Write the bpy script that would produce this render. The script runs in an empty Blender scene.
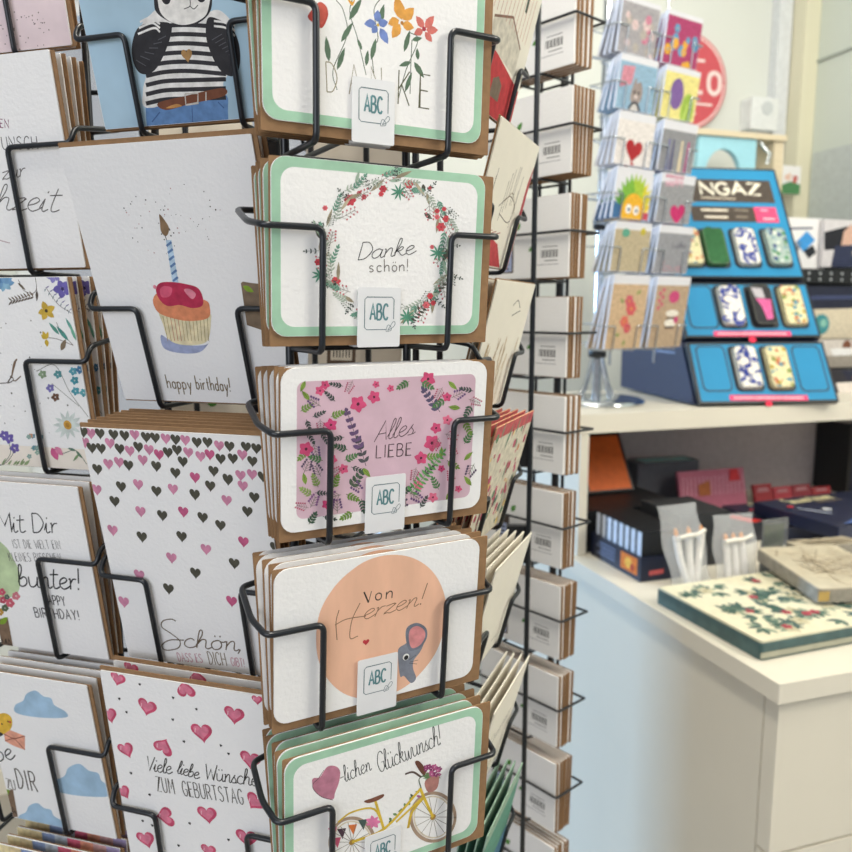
import bpy, math, random
from mathutils import Vector, Matrix
sc = bpy.context.scene
COL = sc.collection
R = math.radians
# ------------------------------------------------------------------ camera
F = 786.0; PITCH = R(8.26); EYE = Vector((0, 0, 1.5))
cam_d = bpy.data.cameras.new('camera'); cam = bpy.data.objects.new('camera', cam_d); COL.objects.link(cam)
cam.location = EYE; cam.rotation_euler = (R(90) - PITCH, 0, 0)
cam_d.sensor_width = 36; cam_d.lens = F / 852 * 36; cam_d.clip_start = .02; cam_d.clip_end = 60
cam_d.dof.use_dof = True; cam_d.dof.focus_distance = .54; cam_d.dof.aperture_fstop = 9.0
sc.camera = cam
# ------------------------------------------------------------------ world, lights, exposure
sc.view_settings.view_transform = 'Standard'; sc.view_settings.look = 'None'
sc.view_settings.gamma = 1; sc.view_settings.use_curve_mapping = False
sc.view_settings.exposure = 0.12
w = bpy.data.worlds.new('world'); sc.world = w; w.use_nodes = True
w.node_tree.nodes['Background'].inputs[0].default_value = (.86, .90, 1, 1)
w.node_tree.nodes['Background'].inputs[1].default_value = .30
def area(name, loc, target, size, power, col):
    l = bpy.data.lights.new(name, 'AREA'); l.shape = 'RECTANGLE'; l.size, l.size_y = size
    l.energy = power; l.color = col
    o = bpy.data.objects.new(name, l); COL.objects.link(o); o.location = loc
    o.rotation_euler = (Vector(target) - Vector(loc)).to_track_quat('-Z', 'Y').to_euler(); return o
area('ceiling_lamp_over_racks', (.0, .35, 2.95), (-.05, .6, 1), (.25, 1.4), 30, (1, .93, .80))
area('ceiling_lamp_over_counter', (2.0, .35, 2.95), (.9, 1.5, 1), (.4, 1.8), 58, (1, .93, .81))
area('ceiling_lamp_back', (.7, 1.9, 3.0), (.9, 2.6, 1.6), (1.6, .4), 12, (1, .95, .85))
area('cool_light_behind_viewer', (-1.4, -2.2, 2.1), (0, .8, 1.3), (2.4, 1.8), 42, (.90, .94, 1))  # broad cool area light behind the camera; no window is built there
# daylight coming through the shop window in the back wall, left of the shelf
area('daylight_outside_window', (-4.19, 4.30, 1.9), (.4, 1.6, .6), (.22, .9), 330, (.36, .64, 1))

# ------------------------------------------------------------------ materials
def hexc(s):
    s = s.lstrip('#'); c = [int(s[i:i+2], 16) / 255 for i in (0, 2, 4)]
    return tuple((x / 12.92 if x <= .04045 else ((x + .055) / 1.055) ** 2.4) for x in c)
_m = {}
def mat(name, col, rough=.6, metal=0, noise=.08, nscale=60, bump=0, bscale=600, trans=0, alpha=1, coat=0, stretch=None):
    if name in _m: return _m[name]
    m = bpy.data.materials.new(name); m.use_nodes = True; nt = m.node_tree; b = nt.nodes['Principled BSDF']
    c = hexc(col) if isinstance(col, str) else col
    b.inputs['Roughness'].default_value = rough; b.inputs['Metallic'].default_value = metal
    b.inputs['Coat Weight'].default_value = coat
    b.inputs['Transmission Weight'].default_value = trans; b.inputs['Alpha'].default_value = alpha
    tc = nt.nodes.new('ShaderNodeTexCoord')
    vec = tc.outputs['Object']
    if stretch:
        mp = nt.nodes.new('ShaderNodeMapping'); mp.inputs['Scale'].default_value = stretch
        nt.links.new(vec, mp.inputs[0]); vec = mp.outputs[0]
    n = nt.nodes.new('ShaderNodeTexNoise'); n.inputs['Scale'].default_value = nscale; n.inputs['Detail'].default_value = 4
    nt.links.new(vec, n.inputs['Vector'])
    r = nt.nodes.new('ShaderNodeValToRGB'); r.color_ramp.elements[0].position = .3; r.color_ramp.elements[1].position = .7
    lo = [x * (1 - noise) for x in c]; hi = [min(1, x * (1 + noise * .6) + noise * .02) for x in c]
    r.color_ramp.elements[0].color = (*lo, 1); r.color_ramp.elements[1].color = (*hi, 1)
    nt.links.new(n.outputs['Fac'], r.inputs[0]); nt.links.new(r.outputs[0], b.inputs['Base Color'])
    if bump:
        n2 = nt.nodes.new('ShaderNodeTexNoise'); n2.inputs['Scale'].default_value = bscale; n2.inputs['Detail'].default_value = 3
        nt.links.new(tc.outputs['Object'], n2.inputs['Vector'])
        bp = nt.nodes.new('ShaderNodeBump'); bp.inputs['Strength'].default_value = bump; bp.inputs['Distance'].default_value = .0004
        nt.links.new(n2.outputs['Fac'], bp.inputs['Height']); nt.links.new(bp.outputs[0], b.inputs['Normal'])
    _m[name] = m; return m
def ink(col, noise=.22):   # watercolour print ink of one colour
    return mat('ink_' + col.strip('#'), col, .8, noise=noise, nscale=140)
PAPER = mat('paper_white', '#efeeee', .85, noise=.01, bump=.9, bscale=330)
PAPER_W = mat('paper_cream', '#f3ede0', .85, noise=.02, bump=.2)
KRAFT = mat('kraft_paper', '#93714f', .85, noise=.10, nscale=220, bump=.15, bscale=900)
GREEN = mat('mint_watercolour', '#a2cbb0', .8, noise=.16, nscale=45)
WIRE = mat('black_wire', '#20242a', .33, metal=.25, noise=.1, coat=.2)
CHROME = mat('chrome', '#d4d8dc', .14, metal=1, noise=.05)

# ------------------------------------------------------------------ objects
def tag(o, label=None, cat=None, group=None, kind=None):
    if label: o['label'] = label
    if cat: o['category'] = cat
    if group: o['group'] = group
    if kind: o['kind'] = kind
    return o
def empty(name, mtx):
    o = bpy.data.objects.new(name, None); COL.objects.link(o); o.empty_display_size = .02
    o.matrix_world = mtx; return o
def frame(c, yaw, tilt=0, roll=0):
    """x = right along the face, y = up the face, z = out of the face"""
    rt = Vector((math.cos(yaw), math.sin(yaw), 0)); n = Vector((math.sin(yaw), -math.cos(yaw), 0))
    up = Vector((0, 0, math.cos(tilt))) + n * math.sin(tilt)
    if roll: rt, up = rt * math.cos(roll) + up * math.sin(roll), up * math.cos(roll) - rt * math.sin(roll)
    z = rt.cross(up)
    m = Matrix((rt, up, z)).transposed().to_4x4(); m.translation = Vector(c); return m
CAMR = cam.rotation_euler.to_matrix()
def ray(x, y): return CAMR @ Vector(((x - 426) / F, -(y - 426) / F, -1))
def uvof(M):
    """photo point -> (x, y) on the plane of frame M"""
    inv = M.inverted(); o = inv @ EYE; R3 = inv.to_3x3()
    def f(x, y):
        d = R3 @ ray(x, y); t = -o.z / d.z; p = o + d * t; return (p.x, p.y)
    return f
def onz(x, y, z): d = ray(x, y); return EYE + d * ((z - EYE.z) / d.z)

def cat(pts, n=6, closed=False):
    if len(pts) < 3: return list(pts)
    P = [Vector((*p, 0)) if len(p) == 2 else Vector(p) for p in pts]; out = []
    N = len(P); rng = range(N if closed else N - 1)
    for i in rng:
        p1, p2 = P[i], P[(i + 1) % N]
        p0 = P[i - 1] if (i > 0 or closed) else p1 * 2 - p2
        p3 = P[(i + 2) % N] if (i + 2 < N or closed) else p2 * 2 - p1
        for k in range(n):
            t = k / n
            out.append(.5 * (2 * p1 + (p2 - p0) * t + (2 * p0 - 5 * p1 + 4 * p2 - p3) * t * t + (3 * p1 - p0 - 3 * p2 + p3) * t ** 3))
    if not closed: out.append(P[-1])
    return [tuple(q) if len(pts[0]) == 3 else (q.x, q.y) for q in out]
def fillet(P, r, n=5):
    P = [Vector(p) for p in P]; out = [P[0]]
    for i in range(1, len(P) - 1):
        a = (P[i-1] - P[i]); b = (P[i+1] - P[i]); rr = min(r, a.length * .45, b.length * .45)
        a = P[i] + a.normalized() * rr; b = P[i] + b.normalized() * rr
        for k in range(n + 1):
            t = k / n; out.append(a * (1 - t) ** 2 + P[i] * 2 * t * (1 - t) + b * t * t)
    out.append(P[-1]); return out
def rrect(x0, x1, y0, y1, r, n=6):
    pts = []
    for cx, cy, a in ((x1 - r, y1 - r, 0), (x0 + r, y1 - r, 90), (x0 + r, y0 + r, 180), (x1 - r, y0 + r, 270)):
        for k in range(n + 1):
            t = R(a + 90 * k / n); pts.append((cx + r * math.cos(t), cy + r * math.sin(t)))
    return pts

class MB:
    """collects shapes in a local frame and links them as ONE mesh object"""
    def __init__(s): s.v = []; s.f = []; s.mi = []; s.sm = []; s.mats = []; s.z = 0.0; s.zs = 1.6e-6; s.cnt = 0; s.z0 = None; s.uv = None
    def m(s, mt):
        if mt not in s.mats: s.mats.append(mt)
        return s.mats.index(mt)
    def add(s, vs, fs, mt, smooth=False):
        b = len(s.v); s.v += [tuple(v) for v in vs]; i = s.m(mt)
        for f in fs: s.f.append([b + k for k in f]); s.mi.append(i); s.sm.append(smooth)
    def box(s, x0, x1, y0, y1, z0, z1, mt):
        vs = [(x, y, z) for z in (z0, z1) for y in (y0, y1) for x in (x0, x1)]
        s.add(vs, [(0,2,3,1), (4,5,7,6), (0,1,5,4), (2,6,7,3), (0,4,6,2), (1,3,7,5)], mt)
    def prism(s, pts, z0, z1, mt, side=None):
        n = len(pts); vs = [(x, y, z0) for x, y in pts] + [(x, y, z1) for x, y in pts]
        s.add(vs, [list(range(n))[::-1], list(range(n, 2 * n))], mt)
        s.add(vs, [(i, (i + 1) % n, (i + 1) % n + n, i + n) for i in range(n)], side or mt)
    def tube(s, P, r, mt, n=8, caps=True):
        P = [Vector(p) for p in P]; P = [p for i, p in enumerate(P) if i == 0 or (p - P[i-1]).length > 1e-6]
        rings = []; T0 = (P[1] - P[0]).normalized(); u = T0.orthogonal().normalized(); rs = r if isinstance(r, list) else [r] * len(P)
        for i, p in enumerate(P):
            T = ((P[min(i + 1, len(P) - 1)] - P[max(i - 1, 0)])).normalized()
            u = (u - T * u.dot(T)).normalized(); w = T.cross(u)
            rings.append([p + (u * math.cos(2 * math.pi * k / n) + w * math.sin(2 * math.pi * k / n)) * rs[min(i, len(rs) - 1)] for k in range(n)])
        vs = [q for r_ in rings for q in r_]; fs = []
        for i in range(len(P) - 1):
            for k in range(n):
                a = i * n + k; b = i * n + (k + 1) % n; fs.append((a, b, b + n, a + n))
        s.add(vs, fs, mt, True)
        if caps: s.add(rings[0], [tuple(range(n))[::-1]], mt); s.add(rings[-1], [tuple(range(n))], mt)
    def lathe(s, prof, mt, n=32, c=(0, 0, 0)):
        vs = [(c[0] + r * math.cos(2 * math.pi * k / n), c[1] + r * math.sin(2 * math.pi * k / n), c[2] + z) for r, z in prof for k in range(n)]
        fs = [(i * n + k, i * n + (k + 1) % n, (i + 1) * n + (k + 1) % n, (i + 1) * n + k) for i in range(len(prof) - 1) for k in range(n)]
        s.add(vs, fs, mt, True)
    # ---- flat print on the face (local coordinates, z rises a few microns per shape)
    def up(s):
        if s.z0 is None: s.z0 = s.z
        s.cnt += 1; c = s.cnt if s.cnt < 150 else 10 + (s.cnt - 10) % 140; s.z = s.z0 + s.zs * c
    def poly(s, pts, mt):
        s.up(); n = len(pts)
        a = sum(pts[i][0] * pts[(i+1) % n][1] - pts[(i+1) % n][0] * pts[i][1] for i in range(n))
        if a < 0: pts = pts[::-1]
        s.add([(x, y, s.z) for x, y in pts], [tuple(range(n))], ink(mt) if isinstance(mt, str) else mt)
    def P(s, x, y): return s.uv(x, y) if s.uv else (x, y)
    def sc_(s, x, y):
        a = s.P(x, y); b = s.P(x, y - 1); return math.hypot(a[0] - b[0], a[1] - b[1])
    def blob(s, pts, mt, smooth=True):
        q = [s.P(*p) for p in pts]; s.poly(cat(q, 5, True) if smooth else q, mt)
    def disc(s, x, y, r, mt, ry=None, n=16):
        c = s.P(x, y); k = s.sc_(x, y); rx = r * k; ry = (ry or r) * k
        s.poly([(c[0] + rx * math.cos(t * 2 * math.pi / n), c[1] + ry * math.sin(t * 2 * math.pi / n)) for t in range(n)], mt)
    def line(s, pts, wd, mt, smooth=True, raw=False, closed=False):
        """stroke through photo points, width in photo pixels (raw: local units)"""
        if raw: q = list(pts); hw = wd / 2
        else: hw = wd * s.sc_(*pts[0]) / 2; q = [s.P(*p) for p in pts]
        if smooth: q = cat(q, 5, closed)
        if closed: q = q + [q[0], q[1]]
        q = [p for i, p in enumerate(q) if i == 0 or math.hypot(p[0] - q[i-1][0], p[1] - q[i-1][1]) > 1e-7]
        if len(q) < 2: return
        s.up(); vs = []
        for i, p in enumerate(q):
            a = q[max(i - 1, 0)]; b = q[min(i + 1, len(q) - 1)]; dx, dy = b[0] - a[0], b[1] - a[1]; l = math.hypot(dx, dy) or 1e-9
            nx, ny = -dy / l, dx / l
            if 0 < i < len(q) - 1:   # mitre
                ex, ey = q[i][0] - a[0], q[i][1] - a[1]; el = math.hypot(ex, ey) or 1e-9
                c = max(.45, abs((-ey / el) * nx + (ex / el) * ny)); k = 1 / c
            else: k = 1
            vs += [(p[0] + nx * hw * k, p[1] + ny * hw * k, s.z), (p[0] - nx * hw * k, p[1] - ny * hw * k, s.z)]
        s.add(vs, [(2*i, 2*i+1, 2*i+3, 2*i+2) for i in range(len(q) - 1)], ink(mt) if isinstance(mt, str) else mt)
    def leaf(s, x0, y0, x1, y1, w, mt):
        a = s.P(x0, y0); b = s.P(x1, y1); k = s.sc_(x0, y0) * w / 2; dx, dy = b[0] - a[0], b[1] - a[1]; l = math.hypot(dx, dy) or 1e-9
        nx, ny = -dy / l * k, dx / l * k; pr = ((0, 0), (.2, .7), (.45, 1), (.75, .65), (1, 0), (.75, -.65), (.45, -1), (.2, -.7))
        s.poly([(a[0] + dx * t + nx * q, a[1] + dy * t + ny * q) for t, q in pr], mt)
    def heart(s, x, y, sz, mt, rot=0, wide=1.0):
        c = s.P(x, y); k = s.sc_(x, y) * sz / 34; pts = []
        for i in range(28):
            t = i / 28 * 2 * math.pi; hx = 16 * math.sin(t) ** 3 * wide; hy = 13 * math.cos(t) - 5 * math.cos(2*t) - 2 * math.cos(3*t) - math.cos(4*t)
            pts.append((c[0] + k * (hx * math.cos(rot) - hy * math.sin(rot)), c[1] + k * (hx * math.sin(rot) + hy * math.cos(rot))))
        s.poly(pts, mt)
    def flower(s, x, y, r, mt, mid='#5a3a2a', n=5, rot=0., fat=.75):
        for k in range(n):
            a = rot + 2 * math.pi * k / n; s.leaf(x + .1*r*math.cos(a), y + .1*r*math.sin(a), x + r * math.cos(a), y + r * math.sin(a), r * fat, mt)
        if mid: s.disc(x, y, r * .2, mid, n=8)
    def sprig(s, x0, y0, x1, y1, n, ll, wd, mt, stem=None, ang=50, berry=False, sw=.6):
        s.line([(x0, y0), (x1, y1)], sw, stem or mt, False); dx, dy = x1 - x0, y1 - y0; A = math.atan2(dy, dx)
        for i in range(n):
            t = (i + .6) / n
            for sg in (-1, 1):
                a = A + sg * R(ang); bx, by = x0 + dx * t, y0 + dy * t; L = ll * (1 - .45 * t)
                ex, ey = bx + L * math.cos(a), by + L * math.sin(a)
                if berry: s.line([(bx, by), (ex, ey)], sw * .8, stem or mt, False); s.disc(ex, ey, wd / 2, mt, n=7)
                else: s.leaf(bx, by, ex, ey, wd, mt)
        if not berry: s.leaf(x1, y1, x1 + ll * .6 * math.cos(A), y1 + ll * .6 * math.sin(A), wd, mt)
    def text(s, txt, x0, y0, x1, y1, h, mt, wd=1., slant=0., track=1.6, raw=False, jit=0, lower=None):
        """lettering from (x0,y0) to (x1,y1) along the baseline, capital height h (photo px, or local units when raw)"""
        if raw: a, b, k = (x0, y0), (x1, y1), 1.
        else: a, b, k = s.P(x0, y0), s.P(x1, y1), s.sc_(x0, y0)
        L = math.hypot(b[0] - a[0], b[1] - a[1]); ux, uy = (b[0] - a[0]) / L, (b[1] - a[1]) / L
        adv = []; X = 0
        for ch in txt:
            g = GL.get(ch, (3, '')); adv.append(X); X += g[0] + track
        X -= track; sx = L / X; sy = h * k / 10
        z0 = s.z
        for ch, ax in zip(txt, adv):
            g = GL.get(ch)
            if not g: continue
            dy = random.uniform(-jit, jit) if jit else 0
            for st in g[1].split('/'):
                sm = st.startswith('~'); P = [tuple(float(c) for c in p.split(',')) for p in st.lstrip('~').split()]
                if sm: P = cat(P, 4)
                q = [((ax + px + slant * py) * sx, (py + dy) * sy) for px, py in P]
                s.line([(a[0] + px * ux - py * uy, a[1] + px * uy + py * ux) for px, py in q], wd * k, mt, False, raw=True)
    def build(s, name, parent=None, mtx=None, smooth=None):
        me = bpy.data.meshes.new(name); me.from_pydata(s.v, [], s.f)
        for mt in s.mats: me.materials.append(mt)
        me.polygons.foreach_set('material_index', s.mi); me.polygons.foreach_set('use_smooth', s.sm); me.update()
        o = bpy.data.objects.new(name, me); COL.objects.link(o)
        if parent: o.parent = parent
        if mtx is not None: o.matrix_local = mtx
        return o
# single-stroke letters: width, strokes ('/' separates, '~' = curved); x-height 5, capitals 10
GL = {
'A': (5, '0,0 2.5,10 5,0/.9,3.6 4.1,3.6'), 'B': (4.4, '0,0 0,10/~0,10 2.8,9.8 3.9,7.8 2.8,5.6 0,5.2/~0,5.2 3.4,5 4.4,2.7 3.2,.2 0,0'),
'C': (4.4, '~4.4,8.3 3.2,9.9 1.2,9.2 0,5 1.2,.8 3.2,.1 4.4,1.7'), 'D': (4.5, '0,0 0,10/~0,10 2.6,9.4 4.5,5 2.6,.6 0,0'),
'E': (3.8, '3.8,0 0,0 0,10 3.8,10/0,5.2 3.1,5.2'), 'F': (3.8, '0,0 0,10 3.8,10/0,5.2 3.1,5.2'),
'G': (4.6, '~4.4,8.3 3.2,9.9 1.2,9.2 0,5 1.2,.8 3.2,.1 4.5,1.8/4.5,1.8 4.5,4.6 2.8,4.6'), 'H': (4.4, '0,0 0,10/4.4,0 4.4,10/0,5 4.4,5'),
'I': (.6, '.3,0 .3,10'), 'K': (4.2, '0,0 0,10/4,10 0,4.4/1.2,5.8 4.2,0'), 'L': (3.6, '0,10 0,0 3.6,0'),
'M': (5.6, '0,0 .4,10 2.8,3.5 5.2,10 5.6,0'), 'N': (4.6, '0,0 0,10 4.6,0 4.6,10'), 'O': (4.8, '~2.4,10 .5,8.4 0,5 .5,1.6 2.4,0 4.3,1.6 4.8,5 4.3,8.4 2.4,10'),
'P': (4.2, '0,0 0,10/~0,10 3,9.8 4.2,7.5 3,5 0,4.7'), 'R': (4.4, '0,0 0,10/~0,10 3,9.8 4.1,7.6 3,5.2 0,4.9/1.8,5 4.4,0'),
'S': (4.2, '~4,8.6 2.6,10 .7,9 .5,6.8 2.4,5.2 4,3.3 3.7,1 1.8,0 0,1.5'), 'T': (4.4, '2.2,0 2.2,10/0,10 4.4,10'),
'U': (4.4, '~0,10 0,3 .8,.6 2.2,0 3.6,.6 4.4,3 4.4,10'), 'V': (4.8, '0,10 2.4,0 4.8,10'), 'W': (6.6, '0,10 1.6,0 3.3,7 5,0 6.6,10'),
'Y': (4.6, '0,10 2.3,5 4.6,10/2.3,5 2.3,0'), 'Z': (4.4, '0,10 4.4,10 0,0 4.4,0'), '!': (.8, '.5,10 .4,3/.3,.9 .3,0'), ',': (.8, '.6,.8 0,-1.6'),
'-': (3, '0,3.6 3,3.6'), ' ': (2.6, ''), "'": (.6, '.3,10 .3,8'), '.': (.8, '.3,.7 .3,0'), '1': (2, '0,8 1.6,10 1.6,0'), '4': (4, '3,0 3,10 0,3.2 4,3.2'), '0': (4, '~2,10 .3,7.5 .3,2.5 2,0 3.7,2.5 3.7,7.5 2,10'),
'a': (4.2, '~3.6,4.2 2.2,5.2 .4,3.8 .2,1.4 1.4,0 3,1.2 3.7,4.8/~3.7,4.8 3.5,1 4.2,0 5.2,.9'),
'b': (3.8, '~0,2 1.4,7 1.4,9.8 .5,9.8 .3,5 .3,1 1.4,0 3,1 3.3,3.4 2.2,4.6 .8,3.4'), 'c': (3.4, '~3.2,4.2 2,5.2 .4,3.8 .2,1.4 1.5,0 3,.3 4.2,1.4'),
'd': (4.2, '~3.6,4.2 2.2,5.2 .4,3.8 .2,1.4 1.4,0 3,1.2 3.8,5 3.9,10/~3.9,8 3.5,1 4.2,0 5.2,.9'), 'e': (3.4, '~.2,2.2 2,2.9 3,4.2 2,5.3 .5,4 .3,1.6 1.6,0 3,.5 4.4,1.8'),
'f': (3, '~2.9,9.4 2,10 1.3,8 1.2,-3/0,5 2.6,5'),
'g': (4.2, '~3.6,4.2 2.2,5.2 .4,3.8 .2,1.4 1.4,0 3,1.2 3.7,4.8/~3.7,4.8 3.6,-1 2.6,-3.8 .9,-3 1.6,-1.4 4.9,.8'),
'h': (4.2, '~0,1.6 1.5,7 1.5,9.8 .7,9.8 .4,6 .3,0/~.3,2 1.6,4.8 2.9,4.8 3.1,3 3.1,.8 3.9,0 5,.9'), 'i': (1.8, '~-.2,1.4 .7,5/~.7,5 .6,1 1.2,0 2.3,.9/.9,7.2 1.1,7.9'),
'k': (4, '~0,1.6 1.5,7 1.5,9.8 .7,9.8 .4,6 .3,0/~.3,2.2 2,5 3,4.5 2.2,3 .6,2.6/~1.2,2.8 2.8,.4 3.6,0 4.8,.9'), 'l': (1.8, '~-.2,1.4 1.5,7 1.5,9.8 .7,9.8 .4,5 .5,1 1.3,0 2.4,.9'),
'm': (6.2, '~0,4.6 .6,4.4 .6,0/~.6,2 1.8,4.9 2.9,4.4 3,0/~3,2 4.2,4.9 5.2,4.4 5.2,.8 5.9,0 7,.9'), 'n': (4, '~0,4.6 .6,4.4 .6,0/~.6,2 1.9,4.9 3,4.4 3.1,.8 3.8,0 4.8,.9'),
'o': (3.8, '~1.9,5.1 .5,4 .2,2 1.2,0 2.8,.4 3.4,2.6 2.6,4.8 1.7,4.9/~2.6,4.8 3.4,4.2 4.6,4.5'), 'p': (4, '~.3,5 .3,-4/~.3,3 1.6,5 3.2,4.3 3.5,2 2.2,0 .5,1'),
'r': (3, '~0,4.6 .6,4.6 .6,0/~.6,2.6 1.6,4.7 2.9,4.9'), 's': (3, '~-.2,.8 1.8,5.2 1.4,3.8 2.6,2 2.3,.3 .6,0/~2.2,.2 3,.3 3.8,1'),
't': (2.8, '~1.3,9 .9,3 1.1,.5 2,0 3.3,.9/-.4,6.3 2.9,6.6'), 'u': (4.2, '~0,4.8 .3,1 1.5,0 3,1.4 3.5,4.9/~3.5,4.9 3.4,1 4.1,0 5.1,.9'),
'v': (3.6, '~0,4.8 1.6,0 3.6,5'), 'w': (5.4, '~0,4.8 .6,.4 1.8,.2 2.7,4.2/~2.7,4.2 3.1,.4 4.3,.2 5,4.9 6.2,4.4'), 'y': (4, '~0,4.9 .5,1.2 2,.6 3.4,4.8/~3.4,4.8 3.2,-1.5 1.5,-4 .4,-2.8'),
'z': (3.8, '~0,4.5 3.2,4.9 .4,.6 1.4,.5 2.6,0 4.4,.9')}
GL['ü'] = (4.2, GL['u'][1] + '/1,6.8 1,7.7/2.8,6.8 2.8,7.7'); GL['ö'] = (3.8, GL['o'][1] + '/1,6.8 1,7.7/2.6,6.8 2.6,7.7'); GL['Ü'] = (4.4, GL['U'][1] + '/1.2,11.2 1.2,12/3.2,11.2 3.2,12')
# plain (unjoined) small letters under their own keys
PL = {'s': '~2.6,4.4 1.4,5 .4,4 .6,2.9 2,2.2 2.6,1 1.4,0 .2,.6', 'c': '~3,4.2 1.8,5 .4,4 .2,2 .6,.5 1.8,0 3,.8', 'h': '0,0 0,10/~0,3 1.4,5 2.8,4.2 2.9,0', 'o': '~1.6,5 .3,3.8 .3,1.2 1.6,0 2.9,1.2 2.9,3.8 1.6,5',
 'n': '0,5 0,0/~0,3 1.4,5 2.8,4.2 2.9,0', 'a': '~2.9,3.8 1.6,5 .3,3.8 .3,1.2 1.6,0 2.9,1.2/2.9,5 2.9,0', 'p': '0,5 0,-4/~0,1.2 1.3,0 2.7,1.2 2.7,3.8 1.3,5 0,3.8', 'y': '0,5 1.5,.4/3,5 .8,-4', 'b': '0,10 0,0/~0,1.2 1.3,0 2.7,1.2 2.7,3.8 1.3,5 0,3.8',
 'i': '.3,0 .3,5/.3,7 .3,7.8', 'r': '0,5 0,0/~0,3 1,4.8 2.2,5', 't': '1,8.5 1,.6 2.2,0/0,5.4 2.2,5.4', 'd': '2.9,10 2.9,0/~2.9,3.8 1.6,5 .3,3.8 .3,1.2 1.6,0 2.9,1.2', 'e': '0.2,2.6 3,2.6 2.6,4.4 1.6,5 .4,4 .2,2 .8,.4 2,0 3,.7', 'l': '.3,0 .3,10', 'u': '~0,5 .1,1.2 1.2,0 2.6,1.2/2.9,5 2.9,0'}
def plain(txt):
    """swap small letters for their unjoined forms (private code points)"""
    out = ''
    for ch in txt:
        base = 'o' if ch == 'ö' else ch
        if base in PL:
            g = PL[base]; k = chr(0xE000 + ord(ch))
            if ch == 'ö': g += '/.9,6.8 .9,7.7/2.3,6.8 2.3,7.7'
            GL[k] = ({'i': .6, 'l': .6, 'r': 2.2, 't': 2.2}.get(base, 3), g); out += k
        else: out += ch
    return out

# ------------------------------------------------------------------ room (local x along the back wall, y towards it)
YR = R(18); CORN = Vector((.527, 1.104, 0))
RM = Matrix.Translation(CORN) @ Matrix.Rotation(YR, 4, 'Z'); RMI = RM.inverted()
def rl(x, y, z=0, rz=0): return RM @ Matrix.Translation((x, y, z)) @ Matrix.Rotation(rz, 4, 'Z')
def onB(px, py, b):
    o = RMI @ EYE; d = RMI.to_3x3() @ ray(px, py); return o + d * ((b - o.y) / d.y)
def onH(px, py, z): return RMI @ onz(px, py, z)
WALL = mat('wall_paint', '#d7dad4', .9, noise=.02, nscale=3, bump=.1, bscale=90)
WALL2 = mat('side_wall_panel', '#ccd4cc', .8, noise=.02, nscale=3)
CREAM = mat('cream_laminate', '#e2dccd', .45, noise=.015, nscale=8)
CREAM_P = mat('cream_paint', '#dcd8bf', .7, noise=.02, nscale=6)
WOOD = mat('pale_wood', '#e2d3b4', .6, noise=.08, nscale=9, stretch=(1, 14, 14))
FLOOR = mat('floor_vinyl', '#a8a196', .55, noise=.08, nscale=6)
BLACK = mat('black_card', '#14161a', .45, noise=.1)
NAVY = mat('navy_card', '#141c34', .4, noise=.12)
GREYW = mat('grey_plastic', '#c9ced0', .5, noise=.02)
def struct(name, mb, mtx=None):
    o = mb.build(name, mtx=mtx if mtx is not None else RM); o['kind'] = 'structure'; return o
m = MB(); m.box(-4, 1.5, -4, 1.7, -.05, 0, FLOOR); struct('floor', m)
m = MB(); m.box(-4, 1.6, -4, 1.8, 3.1, 3.15, WALL); struct('ceiling', m)
m = MB(); m.box(-.12, 1.6, 1.7, 1.8, 0, 3.1, WALL); m.box(-4, -1.26, 1.7, 1.8, 0, 3.1, WALL); m.box(-1.26, -.12, 1.7, 1.8, 2.4, 3.1, WALL); m.box(-1.26, -.12, 1.7, 1.8, 0, .12, WALL); struct('wall_back', m)
WF = mat('window_frame', '#dfe3e6', .5); m = MB()
for x0, x1, z0, z1 in ((-1.26, -1.22, .12, 2.4), (-.16, -.12, .12, 2.4), (-1.22, -.16, .12, .17), (-1.22, -.16, 2.35, 2.4)): m.box(x0, x1, 1.73, 1.78, z0, z1, WF)
wn = bpy.data.objects.new('window_1', None); COL.objects.link(wn); wn.matrix_world = RM; wn['kind'] = 'structure'; m.build('frame', wn)
m = MB(); m.box(-1.22, -.16, 1.75, 1.755, .17, 2.35, mat('window_glass', '#f2f6f8', .02, noise=0, alpha=.12)); m.build('pane', wn)
m = MB(); m.box(1.5, 1.6, -4, 1.7, 0, 3.1, WALL2); struct('wall_right', m)
q = onB(803, 70, 1.7)
m = MB(); m.box(1.493, 1.5, -4, 1.62, q.z - .004, q.z + .004, mat('panel_joint', '#9fa8a2', .8)); struct('trim_1', m)
m = MB(); m.box(1.43, 1.499, 1.60, 1.699, .001, 3.099, CREAM_P); struct('trim_2', m)
m = MB(); m.box(1.365, 1.425, 1.66, 1.699, .001, 3.099, mat('pipe_casing', '#d8dce0', .6)); struct('trim_3', m)
m = MB(); m.box(1.495, 1.499, -4, 1.59, 1.0, q.z - .33, mat('lower_wall_panel', '#bdc5c4', .8)); struct('trim_4', m)
m = MB(); m.box(-4, 1.36, 1.685, 1.699, .001, .08, CREAM); struct('baseboard_back', m)

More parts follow.
